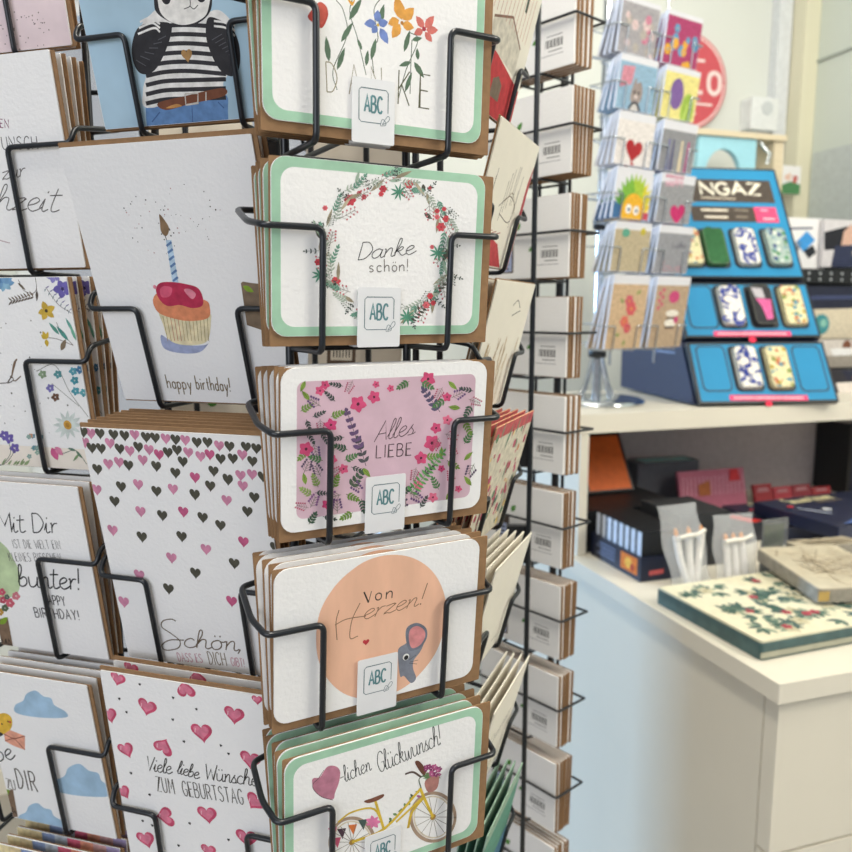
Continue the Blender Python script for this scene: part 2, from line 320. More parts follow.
# ---- base cabinet, worktop, hutch
cab = tag(empty('base_cabinet', rl(0, 0)), 'cream base cabinet with drawer fronts under the worktop', 'cabinet')
cab.matrix_world = rl(.014, .045)
m = MB(); m.box(0, 1.28, 0, 1.04, .0, .917, CREAM); m.build('body', cab)
for z0, z1 in ((.659, .912), (.36, .654), (.05, .355)):
    m = MB(); m.box(0, .60, -.032, -.004, z0, z1, CREAM); m.build('drawer_front', cab)
    m = MB(); m.box(.604, 1.2, -.032, -.004, z0, z1, CREAM); m.build('drawer_front', cab)
m = MB(); m.prism(rrect(0, 1.32, 0, 1.1, .002, 2), .918, .95, CREAM)
tag(m.build('worktop', mtx=rl(0, 0)), 'thick cream worktop with a square front corner', 'worktop')
hu = tag(empty('hutch_shelf', rl(.018, .647, .95)), 'cream open shelf unit standing on the worktop', 'shelf')
m = MB(); m.box(0, .022, .002, .45, .0006, .281, CREAM); m.build('side_panel', hu)
m = MB(); m.box(1.27, 1.292, .002, .45, .0006, .281, CREAM); m.build('side_panel', hu)
m = MB(); m.prism(rrect(-.004, 1.30, 0, .46, .002, 2), .2815, .325, CREAM); m.build('shelf_board', hu)
m = MB(); m.box(.023, 1.269, .43, .45, .0006, .281, mat('hutch_back', '#b9b1b4', .7)); m.build('back_panel', hu)
SH = 1.275   # shelf top height

# ---- things on the walls behind
c = onB(690, 80, 1.66); sg = tag(empty('round_sign', rl(c.x, 1.675, c.z) @ Matrix.Rotation(R(90), 4, 'X')), 'large round red sign with pale lettering on the back wall', 'sign')
m = MB(); RED = mat('sign_red', '#c9505a', .5, noise=.05); SW = mat('sign_white', '#eed9d6', .6)
circ = lambda r, n=48: [(r * math.cos(2 * math.pi * k / n), r * math.sin(2 * math.pi * k / n)) for k in range(n)]
m.prism(circ(.168), -.02, 0, RED); m.build('disc', sg)
m = MB(); m.zs = 2e-4; m.line([(x, y) for x, y in circ(.158)], .006, SW, False, raw=True, closed=True)
m.text('VELO', -.11, -.035, .14, -.035, .075, SW, .016, raw=True, track=2.4); m.line([(-.10, -.075), (.11, -.075)], .008, SW, False, raw=True)

m.line([(-.06, .075), (.07, .075)], .01, SW, False, raw=True); m.line([(-.03, -.11), (.04, -.11)], .01, SW, False, raw=True); m.build('lettering', sg)
a, b = onB(752, 96, 1.64), onB(777, 131, 1.64)
sb = tag(empty('wall_box', rl((a.x + b.x) / 2, 1.64, (a.z + b.z) / 2) @ Matrix.Rotation(R(90), 4, 'X')), 'small white wall box with a round grille', 'box')
hw, hh = (b.x - a.x) / 2, (a.z - b.z) / 2
m = MB(); m.prism(rrect(-hw, hw, -hh, hh, .008), -.058, 0, mat('white_plastic', '#e3e6e6', .5)); m.build('housing', sb)
m = MB(); m.prism([(x + .01, y + .02) for x, y in circ(.024, 24)], .0002, .004, GREYW); m.build('grille', sb)
a, b = onB(790, 163, 1.55), onB(808, 193, 1.55)
m = MB(); fr = rl((a.x + b.x) / 2, 1.592, (a.z + b.z) / 2) @ Matrix.Rotation(R(90), 4, 'X'); hw, hh = (b.x - a.x) / 2, (a.z - b.z) / 2
m.prism(rrect(-hw, hw, -hh, hh, .004), -.006, 0, PAPER); m.zs = 3e-4; m.poly([(-hw, -hh), (hw, -hh), (hw, -hh * .3), (0, -hh * .1), (-hw, -hh * .4)], '#4f8a58')
m.poly([(-hw * .6, hh * .3), (0, hh * .5), (-.002, -hh * .05), (-hw * .6, 0)], '#e8c6b4'); m.poly([(hw * .2, hh * .3), (hw * .7, hh * .3), (hw * .6, -hh * .2), (hw * .2, -hh * .2)], '#c86a62')
tag(m.build('small_sign', mtx=fr), 'small white and green sign card on the corner post', 'sign')
# display frame with an arch behind the blue display
a = onB(690, 172, 1.40); t1 = onB(705, 133, 1.40); t2 = onB(785, 143, 1.40); b = onB(755, 172, 1.4)
df = tag(empty('arched_display_stand', rl(a.x, 1.40, SH) @ Matrix.Rotation(R(90), 4, 'X')), 'pale wood and light blue display stand with an arched opening', 'stand')
H0 = t1.z - SH; W0 = b.x - a.x
m = MB(); CY = mat('light_blue_board', '#a5dcea', .5, noise=.04); arc = [(W0/2 + W0*.27*math.cos(R(t)), (a.z - SH) + .082 * math.sin(R(t))) for t in range(0, 181, 15)]
m.prism([(0, 0), (W0*.19, 0)] + [(p[0], p[1]) for p in arc[::-1]] + [(W0*.81, 0), (W0, 0), (W0, H0*.99), (0.03, H0*.99)], -.02, 0, CY); m.build('arch_panel', df)
m = MB(); m.box(-.02, t2.x - a.x, H0 * .992, H0 * .992 + .018, -.14, .01, WOOD); m.build('top_board', df)
m = MB(); m.box(W0 + .075, W0 + .115, 0, H0 * .99, -.13, 0, WOOD); m.build('post', df)
m = MB(); m.tube([(W0 + .02, H0 + .02, -.03), (W0 + .02, H0 - .03, -.012 + .02), (W0 + .04, H0 - .055, .02), (W0 + .03, H0 - .09, .02)], .006, CHROME); m.build('hook', df)
m = MB(); m.box(0, W0, 0, .46, -.14, -.135, GREYW); m.build('back_board', df)

# ---- brochure rack on the right, behind the display
def flat_item(name, label, ca, px, b, art, thick=.012, group=None, base=PAPER):
    """upright rectangular thing facing the room: px = (x0, y0, x1, y1) in the photo, standing at depth b"""
    p, q_ = onB(px[0], px[1], b), onB(px[2], px[3], b); hw, hh = (q_.x - p.x) / 2, (p.z - q_.z) / 2
    fr = rl((p.x + q_.x) / 2, b, (p.z + q_.z) / 2) @ Matrix.Rotation(R(90), 4, 'X')
    m = MB(); m.zs = 2e-4; m.box(-hw, hw, -hh, hh, -thick, 0, base); art(m, hw, hh)
    return tag(m.build(name, mtx=fr), label, ca, group)
def art1(m, W, H):
    m.line([(-W*.9, H*.55), (W*.35, H*.62)], .006, '#3c4a6a', False, raw=True)
    m.poly([(0, -H*.35), (W*.5, H*.15), (W*.1, H*.5), (-W*.35, H*.05)], '#3f9be0'); m.poly([(W*.25, -H*.6), (W*.6, -H*.35), (W*.4, -H*.05), (.0, -H*.3)], '#20262e')
    for k in range(7): random.seed(k); m.line([(-W*.9 + random.random()*W*.8, -H*.9 + random.random()*H) for _ in range(4)], .003, '#6a7486', raw=True)
flat_item('brochure', 'white brochure with a blue diamond beside the blue display', 'brochure', (783, 217, 824, 269), 1.08, art1)
def art2(m, W, H):
    m.poly([(-W, H*.45), (-W*.2, H*.75), (-W*.1, -H*.2), (-W*.95, -H*.3)], '#1b1d26'); m.poly([(-W*.35, H*.5), (-.1*W, H*.85), (W*.1, H*.2), (-W*.1, -H*.1), (-W*.4, -H*.1)], '#d8b09c')
    m.poly([(-W*.6, -H*.1), (W, H*.05), (W, -H), (-W*.7, -H)], '#2b3350'); m.disc(W*.2, H*.5, .02, '#9a7f80')
    m.text('INFO', W*.0, -H*.5, W*.7, -H*.45, H*.2, '#c8b8a0', .003, raw=True)
flat_item('catalogue', 'light catalogue with a dark blue panel right of the white brochure', 'catalogue', (825, 219, 880, 268), 1.06, art2, base=mat('cover_grey', '#d8d4d6', .5))
p = onB(783, 268, 1.02); q_ = onB(880, 284, 1.02)
rk = tag(empty('brochure_rack', rl(p.x, 1.02, SH)), 'black perforated rack holding brochures at the right edge', 'rack')
m = MB(); W_ = q_.x - p.x; m.box(0, W_, 0, .004, q_.z - SH, p.z - SH, BLACK)
for i in range(2):
    for k in range(9): cx = .014 + k * W_ / 9.0; cz = q_.z - SH + (.011 + .018 * i); m.add([(cx + .004 * math.cos(t * .785), -.0006, cz + .004 * math.sin(t * .785)) for t in range(8)], [tuple(range(8))], GREYW)
m.build('perforated_rail', rk)
m = MB(); m.box(0, W_, .0045, .10, q_.z - SH, q_.z - SH + .004, BLACK); m.build('tier', rk)
m = MB(); m.box(0, W_, .10, .104, 0, p.z - SH + .14, BLACK); m.build('back_panel', rk)
for b_, yp in ((.965, 341.0), (.915, 369.0)):
    m = MB(); zz = onB(800, yp, b_).z - SH; m.box(0.02, W_, b_ - 1.02 - .014, .0995, zz - .004, zz, BLACK); m.build('tier', rk)
def art3(m, W, H):
    m.poly([(-W, H*.1), (W, H*.2), (W, -H), (-W, -H)], '#d9cdb4'); m.disc(-W*.25, -H*.45, .03, '#3f8f96', .03); m.disc(-W*.2, -H*.4, .012, '#8cc6b6')
    m.line([(-W*.9, H*.55), (W*.9, H*.62)], .012, '#3a4468', False, raw=True)
flat_item('book', 'dark blue book with a globe on a cream cover below the perforated rail', 'book', (789, 286, 875, 338), .965, art3, base=mat('cover_navy', '#1c2036', .4))
def art4(m, W, H):
    m.poly([(-W, H*.9), (-W*.1, H), (W, H*.7), (W, -H*.2), (-W*.8, -H*.3)], '#d8d0c8'); m.disc(W*.1, H*.55, .016, '#7a4a32'); m.poly([(-W*.3, H*.35), (W*.3, H*.4), (W*.5, -H*.2), (-W*.2, -H*.2)], '#f4f2f0')
    m.poly([(-W, -H*.2), (W, -H*.1), (W, -H), (-W, -H)], '#a49c90'); m.disc(-W*.75, H*.5, .006, '#d86a3a')
flat_item('book', 'book showing a person in a white top, under the globe book', 'book', (800, 340, 882, 366), .915, art4, base=mat('cover_grey2', '#b0a8a0', .5))
def art5(m, W, H):
    m.poly([(-W*.3, H), (W, H), (W, H*.1), (-W*.1, H*.1)], '#20243a'); m.poly([(-W*.4, -H*.1), (W, 0), (W, -H), (-W*.3, -H)], '#e6ddd6'); m.disc(W*.1, H*.3, .012, '#b03a2a')
flat_item('book', 'dark book with a pale lower half, lowest beside the display', 'book', (812, 371, 890, 391), .84, art5, base=mat('cover_dark', '#23202a', .5))

# ---- blue display case of patterned slim cases on the shelf
DT = R(-29.52); dsp = tag(empty('blue_display_case', frame((.829, 1.884, SH + .005), R(7.9), 0)), 'tall slanted bright blue counter display with dark sides', 'display')
DW = .361; DL = .702; BLUE = mat('display_blue', '#0a86b8', .6, noise=.05, nscale=8); DK = mat('display_edge', '#0d1a22', .4)
m = MB()   # wedge body; local x right, y up, z outwards
tz, ty = DL * math.sin(DT), DL * math.cos(DT); hx = DW / 2 + .004; N_ = 6
pr = [(-.004, 0), (tz - .012, ty), (tz - .05, ty), (-.47, .30), (-.47, 0)]
pr = [(z - .012, y) for z, y in pr]
vs = [(-hx, y, z) for z, y in pr] + [(hx, y, z) for z, y in pr]
m.add(vs, [(0, 1, 2, 3, 4), (9, 8, 7, 6, 5)] + [(i, i + 5, (i + 1) % 5 + 5, (i + 1) % 5) for i in range(5)], mat('display_side_navy', '#0a1a40', .4)); m.build('body', dsp)
m = MB(); m.zs = 1e-4; m.text('NGAZ', -.25, .135, -.12, .135, .026, '#c4ccdc', .004, raw=True, track=1.4); m.line([(-.25, .118), (-.13, .118)], .005, '#8a96b0', False, raw=True)
m.build('side_print', dsp, Matrix.Translation((-hx - .0003, 0, 0)) @ Matrix(((0, 0, -1, 0), (0, 1, 0, 0), (1, 0, 0, 0), (0, 0, 0, 1))))
fm = Matrix.Rotation(DT, 4, 'X')   # face frame inside the display: x right, y up the slope, z out; y from 0 to DL
fw = frame((.829, 1.884, SH + .005), R(7.9), DT)
fu = uvof(fw)
tiers = []
for (y0, y1, nm) in ((343, 403.5, 'tray_panel'), (284, 338, 'tray_panel'), (170, 279, 'header_panel')):
    m = MB(); a_ = fu(760, y1)[1]; b_ = fu(760, y0)[1]; m.box(-DW/2, DW/2, a_, b_, -.010, .004, DK); m.zs = 1e-4; m.z = .0041
    m.poly([(-DW/2+.006, a_+.006), (DW/2-.006, a_+.006), (DW/2-.006, b_-.006), (-DW/2+.006, b_-.006)], BLUE); m.uv = fu
    if nm == 'header_panel':
        def rect(x0, y0, x1, y1, c): m.poly([fu(x0, y0), (fu(x1, y0)[0], fu(x0, y0)[1]), (fu(x1, y0)[0], fu(x0, y1)[1]), (fu(x0, y0)[0], fu(x0, y1)[1])], c)
        P0 = fu(700, 180); P1 = fu(768, 180); Pb = fu(768, 204)[1]
        m.poly([(P0[0]-.05, P0[1]), (P1[0], P0[1]), (P1[0], Pb), (P0[0]-.05, Pb)], '#4a4038')
        lw = .0075; m.text('NGAZ', *fu(701, 195), *fu(760, 196), fu(720, 181)[1] - fu(720, 193)[1] - .003, '#f4ecd8', lw, raw=True, track=1.2)
        m.line([fu(700, 198.5), fu(735, 200)], .004, '#cfc2ae', False, raw=True)
        yb0, yb1 = fu(740, 208)[1], fu(740, 223)[1]
        m.poly([(P0[0]-.05, yb0), (fu(754, 215)[0], yb0), (fu(754, 215)[0], yb1), (P0[0]-.05, yb1)], '#4a4038'); m.poly([(fu(754, 215)[0], yb0), (fu(776, 215)[0], yb0), (fu(776, 215)[0], yb1), (fu(754, 215)[0], yb1)], '#ec4a78')
        m.line([fu(700, 211), fu(727, 211.5)], .006, '#efe4d0', False, raw=True); m.line([fu(704, 218), fu(727, 218.5)], .006, '#efe4d0', False, raw=True)
        m.line([fu(733, 211), fu(747, 212)], .006, '#8a8072', False, raw=True); m.line([fu(735, 218), fu(747, 218.5)], .006, '#8a8072', False, raw=True); m.line([fu(759, 211.5), fu(767, 212)], .005, '#f8a8bc', False, raw=True); m.line([fu(762, 220), fu(774, 220.5)], .005, '#f8c0cc', False, raw=True)
    else:
        s0, s1 = ((713, 790) if y0 == 284 else (729, 807)); yy = 334.5 if y0 == 284 else 398.5
        m.line([fu(s0, yy), fu(s1, yy)], .014, '#ee4a78', False, raw=True); m.line([fu(s0 + 4, yy), fu(s1 - 4, yy)], .004, '#f8c8d0', False, raw=True); m.disc((s0 + s1) / 2, yy + 6, 3.5, '#f02850', 2.6)
    m.build(nm, dsp, fm)
SLOTS = []
def slot(cx, y0, y1, filled, label=None, kind=0):
    xc = fu(cx, (y0 + y1) / 2)[0]; ya, yb = fu(cx, y1)[1], fu(cx, y0)[1]; W2 = .0345
    m = MB(); m.zs = 2e-4; m.z = .0046
    m.poly(rrect(xc - W2 - .004, xc + W2 + .004, ya - .004, yb + .004, .014), mat('slot_rim', '#16384c', .5)); m.poly(rrect(xc - W2, xc + W2, ya, yb, .012), BLUE if not filled else BLACK)
    m.build('slot', dsp, fm)
    if not filled: return
    t = MB(); hh = (yb - ya) / 2; W3 = W2 - .0055; t.zs = 3e-5
    body = {'green': '#3a7a44', 'blue': '#eceae2', 'mix': '#a9bcb4', 'floral': '#e6dcae', 'pink': '#2a2a2e'}[kind]
    t.prism(rrect(-W3, W3, -hh + .002, hh - .002, .012), 0, .012, ink(body)); t.z = .0121; t.line(rrect(-W3 + .001, W3 - .001, -hh + .003, hh - .003, .011), .002, '#5a5a50', False, raw=True, closed=True)
    random.seed(int(cx)); RR = random.uniform
    if kind == 'green':
        for k in range(17): y = -hh*.88 + k * hh * .11; t.line([(-W3*.85, y), (-W3*.3, y + .006), (W3*.3, y - .003), (W3*.85, y + .005)], .0035, '#1f5a30', raw=True)
    elif kind == 'blue':
        for k in range(30): x, y = RR(-W3*.8, W3*.75), RR(-hh*.85, hh*.85); t.line([(x, y), (x + RR(-.012, .012), y + RR(-.012, .012)), (x + RR(-.014, .014), y + RR(-.014, .014))], .0055, '#33439a', raw=True)
        t.disc(-.008, hh*.25, .012, '#f2eadc', .010); t.disc(.004, -hh*.2, .009, '#f2eadc')
    elif kind == 'mix':
        for k in range(44): t.disc(RR(-W3*.8, W3*.8), RR(-hh*.85, hh*.85), RR(.003, .0075), random.choice(['#2a3a7a', '#4a8a5a', '#8aa6b0', '#d8dcd0']), n=7)
    elif kind == 'floral':
        for k in range(30): t.disc(RR(-W3*.85, W3*.85), RR(-hh*.9, hh*.9), RR(.003, .0065), random.choice(['#c8603a', '#4a90a8', '#b8a040', '#c87858', '#8a9a50']), n=7)
        t.line([(-W3*.95, hh*.45), (W3*.95, hh*.45)], .0014, '#9a8a50', False, raw=True)
    else:
        t.poly([(-W3*.8, hh*.85), (W3*.2, hh*.8), (W3*.3, hh*.3), (-W3*.6, hh*.35)], '#b8b4ba'); t.poly([(-W3*.6, hh*.3), (W3*.8, hh*.25), (W3*.6, -hh*.7), (0, -hh*.75), (-W3*.2, -hh*.1)], '#d8609a')
    o = t.build('slim_case', mtx=fw @ Matrix.Translation((xc, (ya + yb) / 2, .0056)))
    tag(o, label, 'case', 'slim patterned cases in the blue display')
ROW = ((231, 268), (288, 328), (348, 391))
def sx(cx, row): return cx
slot(688, *ROW[0], True, 'yellow flowered slim case at the left of the top row, half hidden by cards', 'floral')
slot(713, *ROW[0], True, 'green wavy slim case in the top row of the blue display', 'green')
slot(744, *ROW[0], True, 'blue and white slim case in the top row of the blue display', 'blue')
slot(775, *ROW[0], True, 'grey green speckled slim case at the right end of the top row', 'mix')
slot(700, *ROW[1], False)
slot(729, *ROW[1], True, 'blue and white slim case in the middle row of the blue display', 'blue')
slot(760, *ROW[1], True, 'black slim case with a pink figure in the middle row', 'pink')
slot(790, *ROW[1], True, 'cream flowered slim case at the right end of the middle row', 'floral')
slot(713, *ROW[2], False)
slot(745, *ROW[2], True, 'blue and white slim case in the bottom row of the blue display', 'blue')
slot(776, *ROW[2], True, 'cream flowered slim case in the bottom row of the blue display', 'floral')
slot(809, *ROW[2], False)

# ---- worktop goods
WT = .9505
def carton(name, label, ca, x, y, z, wx, wy, h, mt, rz=0, art=None, group=None, tilt=0, top=None):
    m = MB(); m.zs = 2e-4
    m.prism(rrect(-wx/2, wx/2, -wy/2, wy/2, .002, 2), 0, h, mt); m.z = h
    if art: art(m, wx / 2, wy / 2)
    M = rl(x, y, z, rz)
    if tilt: M = M @ Matrix.Rotation(tilt, 4, 'X')
    return tag(m.build(name, mtx=M), label, ca, group)
# navy tray with white packs
tr = tag(empty('counter_tray', rl(.055, .452, WT)), 'navy counter tray with an orange picture on its side', 'tray')
m = MB(); m.box(0, .004, 0, .20, 0, .052, NAVY); m.box(.106, .11, 0, .20, 0, .052, NAVY); m.box(.0045, .1055, 0, .004, 0, .052, NAVY); m.box(.0045, .1055, .196, .20, 0, .052, NAVY); m.box(.0045, .1055, .0045, .1955, 0, .003, NAVY); m.build('tray_box', tr)
m = MB(); m.zs = 2e-4; m.poly([(.012, .010), (.075, .010), (.075, .046), (.012, .046)], '#d8782a'); m.disc(.045, .028, .014, '#ecb84a', .012); m.disc(.03, .022, .008, '#b8482a')
for k, L_ in enumerate((.07, .08, .06, .075)): m.line([(.095, .040 - k * .008), (.095 + L_, .040 - k * .008)], .003, '#7a86a8', False, raw=True)
m.build('side_print', tr, Matrix.Translation((-.0004, 0, 0)) @ Matrix(((0, 0, -1, 0), (1, 0, 0, 0), (0, 1, 0, 0), (0, 0, 0, 1))))
m = MB(); m.zs = 2e-4; m.poly([(.02, .012), (.055, .014), (.055, .024), (.02, .022)], '#c85a5a'); m.build('front_badge', tr, Matrix.Translation((0, -.0004, 0)) @ Matrix.Rotation(R(90), 4, 'X'))
for k in range(8):
    m = MB(); y0 = .008 + k * .0233; m.box(.006, .098, y0, y0 + .019, .0035, .104, BLACK); m.add([(.0056, y0 + .001, .01), (.0056, y0 + .001, .102), (.0056, y0 + .017, .102), (.0056, y0 + .017, .01)], [(0, 1, 2, 3)], mat('pack_white', '#cdd6e6', .5))
    tag(m.build('small_pack', mtx=rl(.055, .452, WT)), ('narrow pack with a pale label in the navy tray, ' + ['nearest the tray front', 'second from the front', 'third from the front', 'fourth from the front', 'fifth from the front', 'sixth from the front', 'seventh from the front', 'at the far back'][k]), 'pack', 'packs in the navy tray')
# black box behind with an orange-lined lid
bx = tag(empty('black_gift_box', rl(.045, .665, WT)), 'black box with an orange lined lid standing open at the back left', 'box')
m = MB(); m.box(0, .26, 0, .28, 0, .098, BLACK); m.build('box_body', bx)
m = MB(); m.zs = 3e-4; m.box(0, .135, 0, .165, -.006, 0, BLACK); m.poly([(.008, .004), (.127, .004), (.127, .150), (.008, .150)], mat('orange_lining', '#d8641c', .6, noise=.1)); m.build('lid', bx, Matrix.Translation((.085, .14, .104)) @ Matrix.Rotation(R(58), 4, 'X'))
carton('black_carton', 'low charcoal carton lying in front of the open orange lined box', 'box', .245, .575, WT, .13, .15, .118, mat('charcoal_card', '#2a2c30', .5), 0)
# teal box, pink packs
carton('teal_box', 'small grey box with a teal top at the back of the shelf', 'box', .47, .99, WT, .20, .07, .135, mat('grey_box', '#5c5f68', .6), art=lambda m, W, H: m.poly([(-W*.7, -H*.8), (W*.9, -H*.8), (W*.9, H*.8), (-W*.7, H*.8)], '#9fd0d4'))
def leaning(name, label, ca, px, b, mt, art, rx=-15, group=None, thick=.01):
    p, q_ = onB(px[0], px[1], b), onB(px[2], px[3], b); hw, hh = (q_.x - p.x) / 2, (p.z - q_.z) / 2
    z0 = WT + .004; L_ = (p.z - z0) / math.cos(R(rx)) / 2; m = MB(); m.zs = 2e-4; m.box(-hw, hw, 0, 2 * L_, -thick, 0, mt); m.v0 = 0; art(m, hw, L_)
    return tag(m.build(name, mtx=rl((p.x + q_.x) / 2, b, z0) @ Matrix.Rotation(R(90 + rx), 4, 'X')), label, ca, group)
def pinkart(m, W, H):
    random.seed(5)
    for k in range(16): x = -W*.9 + k * W * .12; m.line([(x, H*.8), (x + .004, H*1.7)], .003, '#d8a0b0', False, raw=True)
    m.poly([(-W*.45, H*.8), (-W*.1, H*.8), (-W*.1, H*1.5), (-W*.45, H*1.3)], '#b0663a'); m.poly([(W*.5, H*1.4), (W*.85, H*1.4), (W*.8, H*1.95), (W*.55, H*1.95)], '#c8323a')
leaning('patterned_pack', 'pink striped pack leaning behind the navy boxes', 'pack', (684, 474, 748, 502), .875, mat('pink_pack', '#b5647c', .6), pinkart, -14)
for k in range(4):
    x0 = 757 + k * 19; leaning('red_booklet', ['red booklet at the left end of the back row', 'red booklet with a pale stripe, second from the left', 'red booklet, second from the right of the back row', 'red booklet at the right end of the back row'][k], 'booklet', (x0, 486 + (k % 2) * 2, x0 + 17, 502 + k), .93, mat('red_cover_%d' % (k % 3), ['#a02a34', '#b23a48', '#8c2a38'][k % 3], .5), lambda m, W, H: m.poly([(-W*.7, H*1.1), (W*.7, H*1.1), (W*.5, H*1.6), (-W*.5, H*1.6)], '#b88088'), -20, 'red booklets at the back')
m = MB(); m.box(0, .10, 0, .03, 0, .21, NAVY); tag(m.build('standing_book', mtx=rl(onB(836, 470, .95).x + .05, .97, WT)), 'dark blue book standing upright at the right end of the shelf', 'book')
m = MB(); m.box(0, .012, 0, .13, 0, .215, BLACK); tag(m.build('standing_book', mtx=rl(onB(836, 470, .95).x + .05 - .016, .94, WT)), 'thin black book standing against the dark blue one', 'book')
# navy game boxes
def gameart(seed):
    def f(m, W, H):
        random.seed(seed)
        m.text('Sauerteam', -W*.58, H*.62, W*.2, H*.6, .042, '#efe4b8', .0065, raw=True); m.line([(-W*.25, H*.42), (W*.2, H*.42)], .005, '#9a8c80', False, raw=True)
        m.disc(-W*.45, -H*.05, .012, '#d8dce4'); m.disc(-W*.8, H*.35, .008, '#e0304a'); m.line([(-W*.78, H*.2), (-W*.6, -H*.35)], .010, '#a8b0c4', False, raw=True)
        m.poly([(0, -H*.2), (W*.35, H*.1), (W*.9, -H*.05), (W*.6, -H*.45)], '#e0322e'); m.poly([(-W*.9, -H*.98), (W*.95, -H*.98), (W*.95, -H*.55), (0, -H*.4)], '#4a64a0'); m.poly([(-W*.6, -H*.9), (-W*.1, -H*.9), (-W*.2, -H*.5)], '#a8b8d8')
    return f
GB = mat('game_box_navy', '#232b48', .35, noise=.15, nscale=20)
carton('game_box', 'navy game box at the back, topped by cream lettering', 'box', .71, .685, WT, .36, .23, .040, GB, R(-3), gameart(1), 'navy game boxes')
carton('game_box', 'navy game box in front, with cream lettering and a red figure', 'box', .73, .585, WT + .045, .36, .25, .030, GB, R(4), gameart(2), 'navy game boxes')
carton('flat_box', 'dark flat box with a bright red edge strip behind the bags', 'box', .42, .735, WT, .12, .26, .048, mat('dark_box', '#34343c', .5), R(14), lambda m, W, H: m.poly([(W*.3, -H*.98), (W*.98, -H*.98), (W*.2, H*.98), (-W*.2, H*.98)], '#d8281c'))
# acrylic frame
p = onB(757, 575, .36)
ac = tag(empty('acrylic_stand', rl(.325, .418, WT)), 'small clear stand with a green and navy insert behind the cream packet', 'stand')
m = MB(); m.box(0, .066, 0, .003, 0, .118, mat('acrylic', '#e8eef0', .08, noise=.01, trans=.9)); m.build('clear_frame', ac)
m = MB(); m.box(.005, .060, .0045, .007, .003, .108, NAVY); m.zs = 2e-4
m.add([(.006, .0038, .05), (.059, .0038, .05), (.059, .0038, .106), (.006, .0038, .106)], [(0, 1, 2, 3)], ink('#4a5a2a')); m.add([(.008, .0034, .048), (.05, .0034, .048), (.05, .0034, .056), (.008, .0034, .056)], [(0, 1, 2, 3)], ink('#c87858')); m.build('insert', ac)
# napkin packs
def napart(m, W, H):
    random.seed(11)
    for k in range(60):
        x, y = random.uniform(-W*.85, W*.85), random.uniform(-H*.85, H*.85); a = random.uniform(0, 6.3)
        for j in range(3): aa = a + j * .7; m.leaf(x, y, x + .028 * math.cos(aa), y + .028 * math.sin(aa), .011, random.choice(['#3a5a50', '#5c7466', '#8a9a86', '#48605c']))
        if k % 5 == 0: m.flower(x, y, .011, '#a83a4a', '#5a2028')
        if k % 7 == 0: m.flower(x, y, .018, '#c8c0a0', '#a89a70')
nap = tag(empty('napkin_pack', rl(.17, .215, WT, R(2))), 'napkin pack printed with green leaves and red flowers on the worktop edge', 'napkins')
m = MB(); m.zs = 4e-6; m.prism(rrect(-.145, .145, -.135, .135, .006), .0, .027, mat('dark_green_edge', '#3c5a5c', .35, noise=.2)); m.prism(rrect(-.1425, .1425, -.1325, .1325, .006), .0272, .031, mat('napkin_cream', '#e2dcc0', .5)); m.z = .031; napart(m, .14, .13); m.build('napkins', nap)
m = MB(); m.box(-.146, .146, -.1375, -.1355, .004, .013, mat('silver_edge', '#a8a898', .3, metal=.4)); m.build('film_seam', nap)
def creamart(m, W, H):
    random.seed(3)
    for k in range(26): m.line([(random.uniform(-W*.9, W*.9), random.uniform(-H*.9, H*.9)) for _ in range(3)], .002, random.choice(['#b8aa90', '#a89a84', '#d0c4ac']), raw=True)
    m.text('PACK', -W*.9, -H*.9, -W*.3, -H*.9, .0, '#8a8070', .001, raw=True) if False else None
NC = mat('napkin_grey', '#c9bfa8', .5, noise=.1, nscale=30)
def wrapped(lab, x, y, z, wx, wy, h, rz, rx, ry):
    o = tag(empty('napkin_pack', rl(x, y, z, rz) @ Matrix.Rotation(rx, 4, 'X') @ Matrix.Rotation(ry, 4, 'Y')), lab, 'napkins')
    m = MB(); m.zs = 1.5e-4; m.prism(rrect(-wx/2, wx/2, -wy/2, wy/2, .008), 0, h, mat('pack_edge', '#8f8a80', .4, noise=.25, nscale=60)); m.prism(rrect(-wx/2+.002, wx/2-.002, -wy/2+.002, wy/2-.002, .008), h + .0002, h + .002, NC); m.z = h + .002; creamart(m, wx/2, wy/2); m.build('napkins', o)
    m = MB(); m.prism(rrect(-wx/2, -wx/2 + .02, -wy/2 - .0015, -wy/2 - .0003, .0003, 1), .004, h * .9, mat('gold_label', '#b89a58', .4)); m.build('label_strip', o); return o
wrapped('beige wrapped napkin pack lying across the flowered one', .345, .262, WT + .041, .17, .23, .024, R(-14), R(1.6), R(-1))
wrapped('beige wrapped napkin pack farther right, behind the crossed one', .485, .415, WT, .16, .05, .055, R(-3), 0, 0)
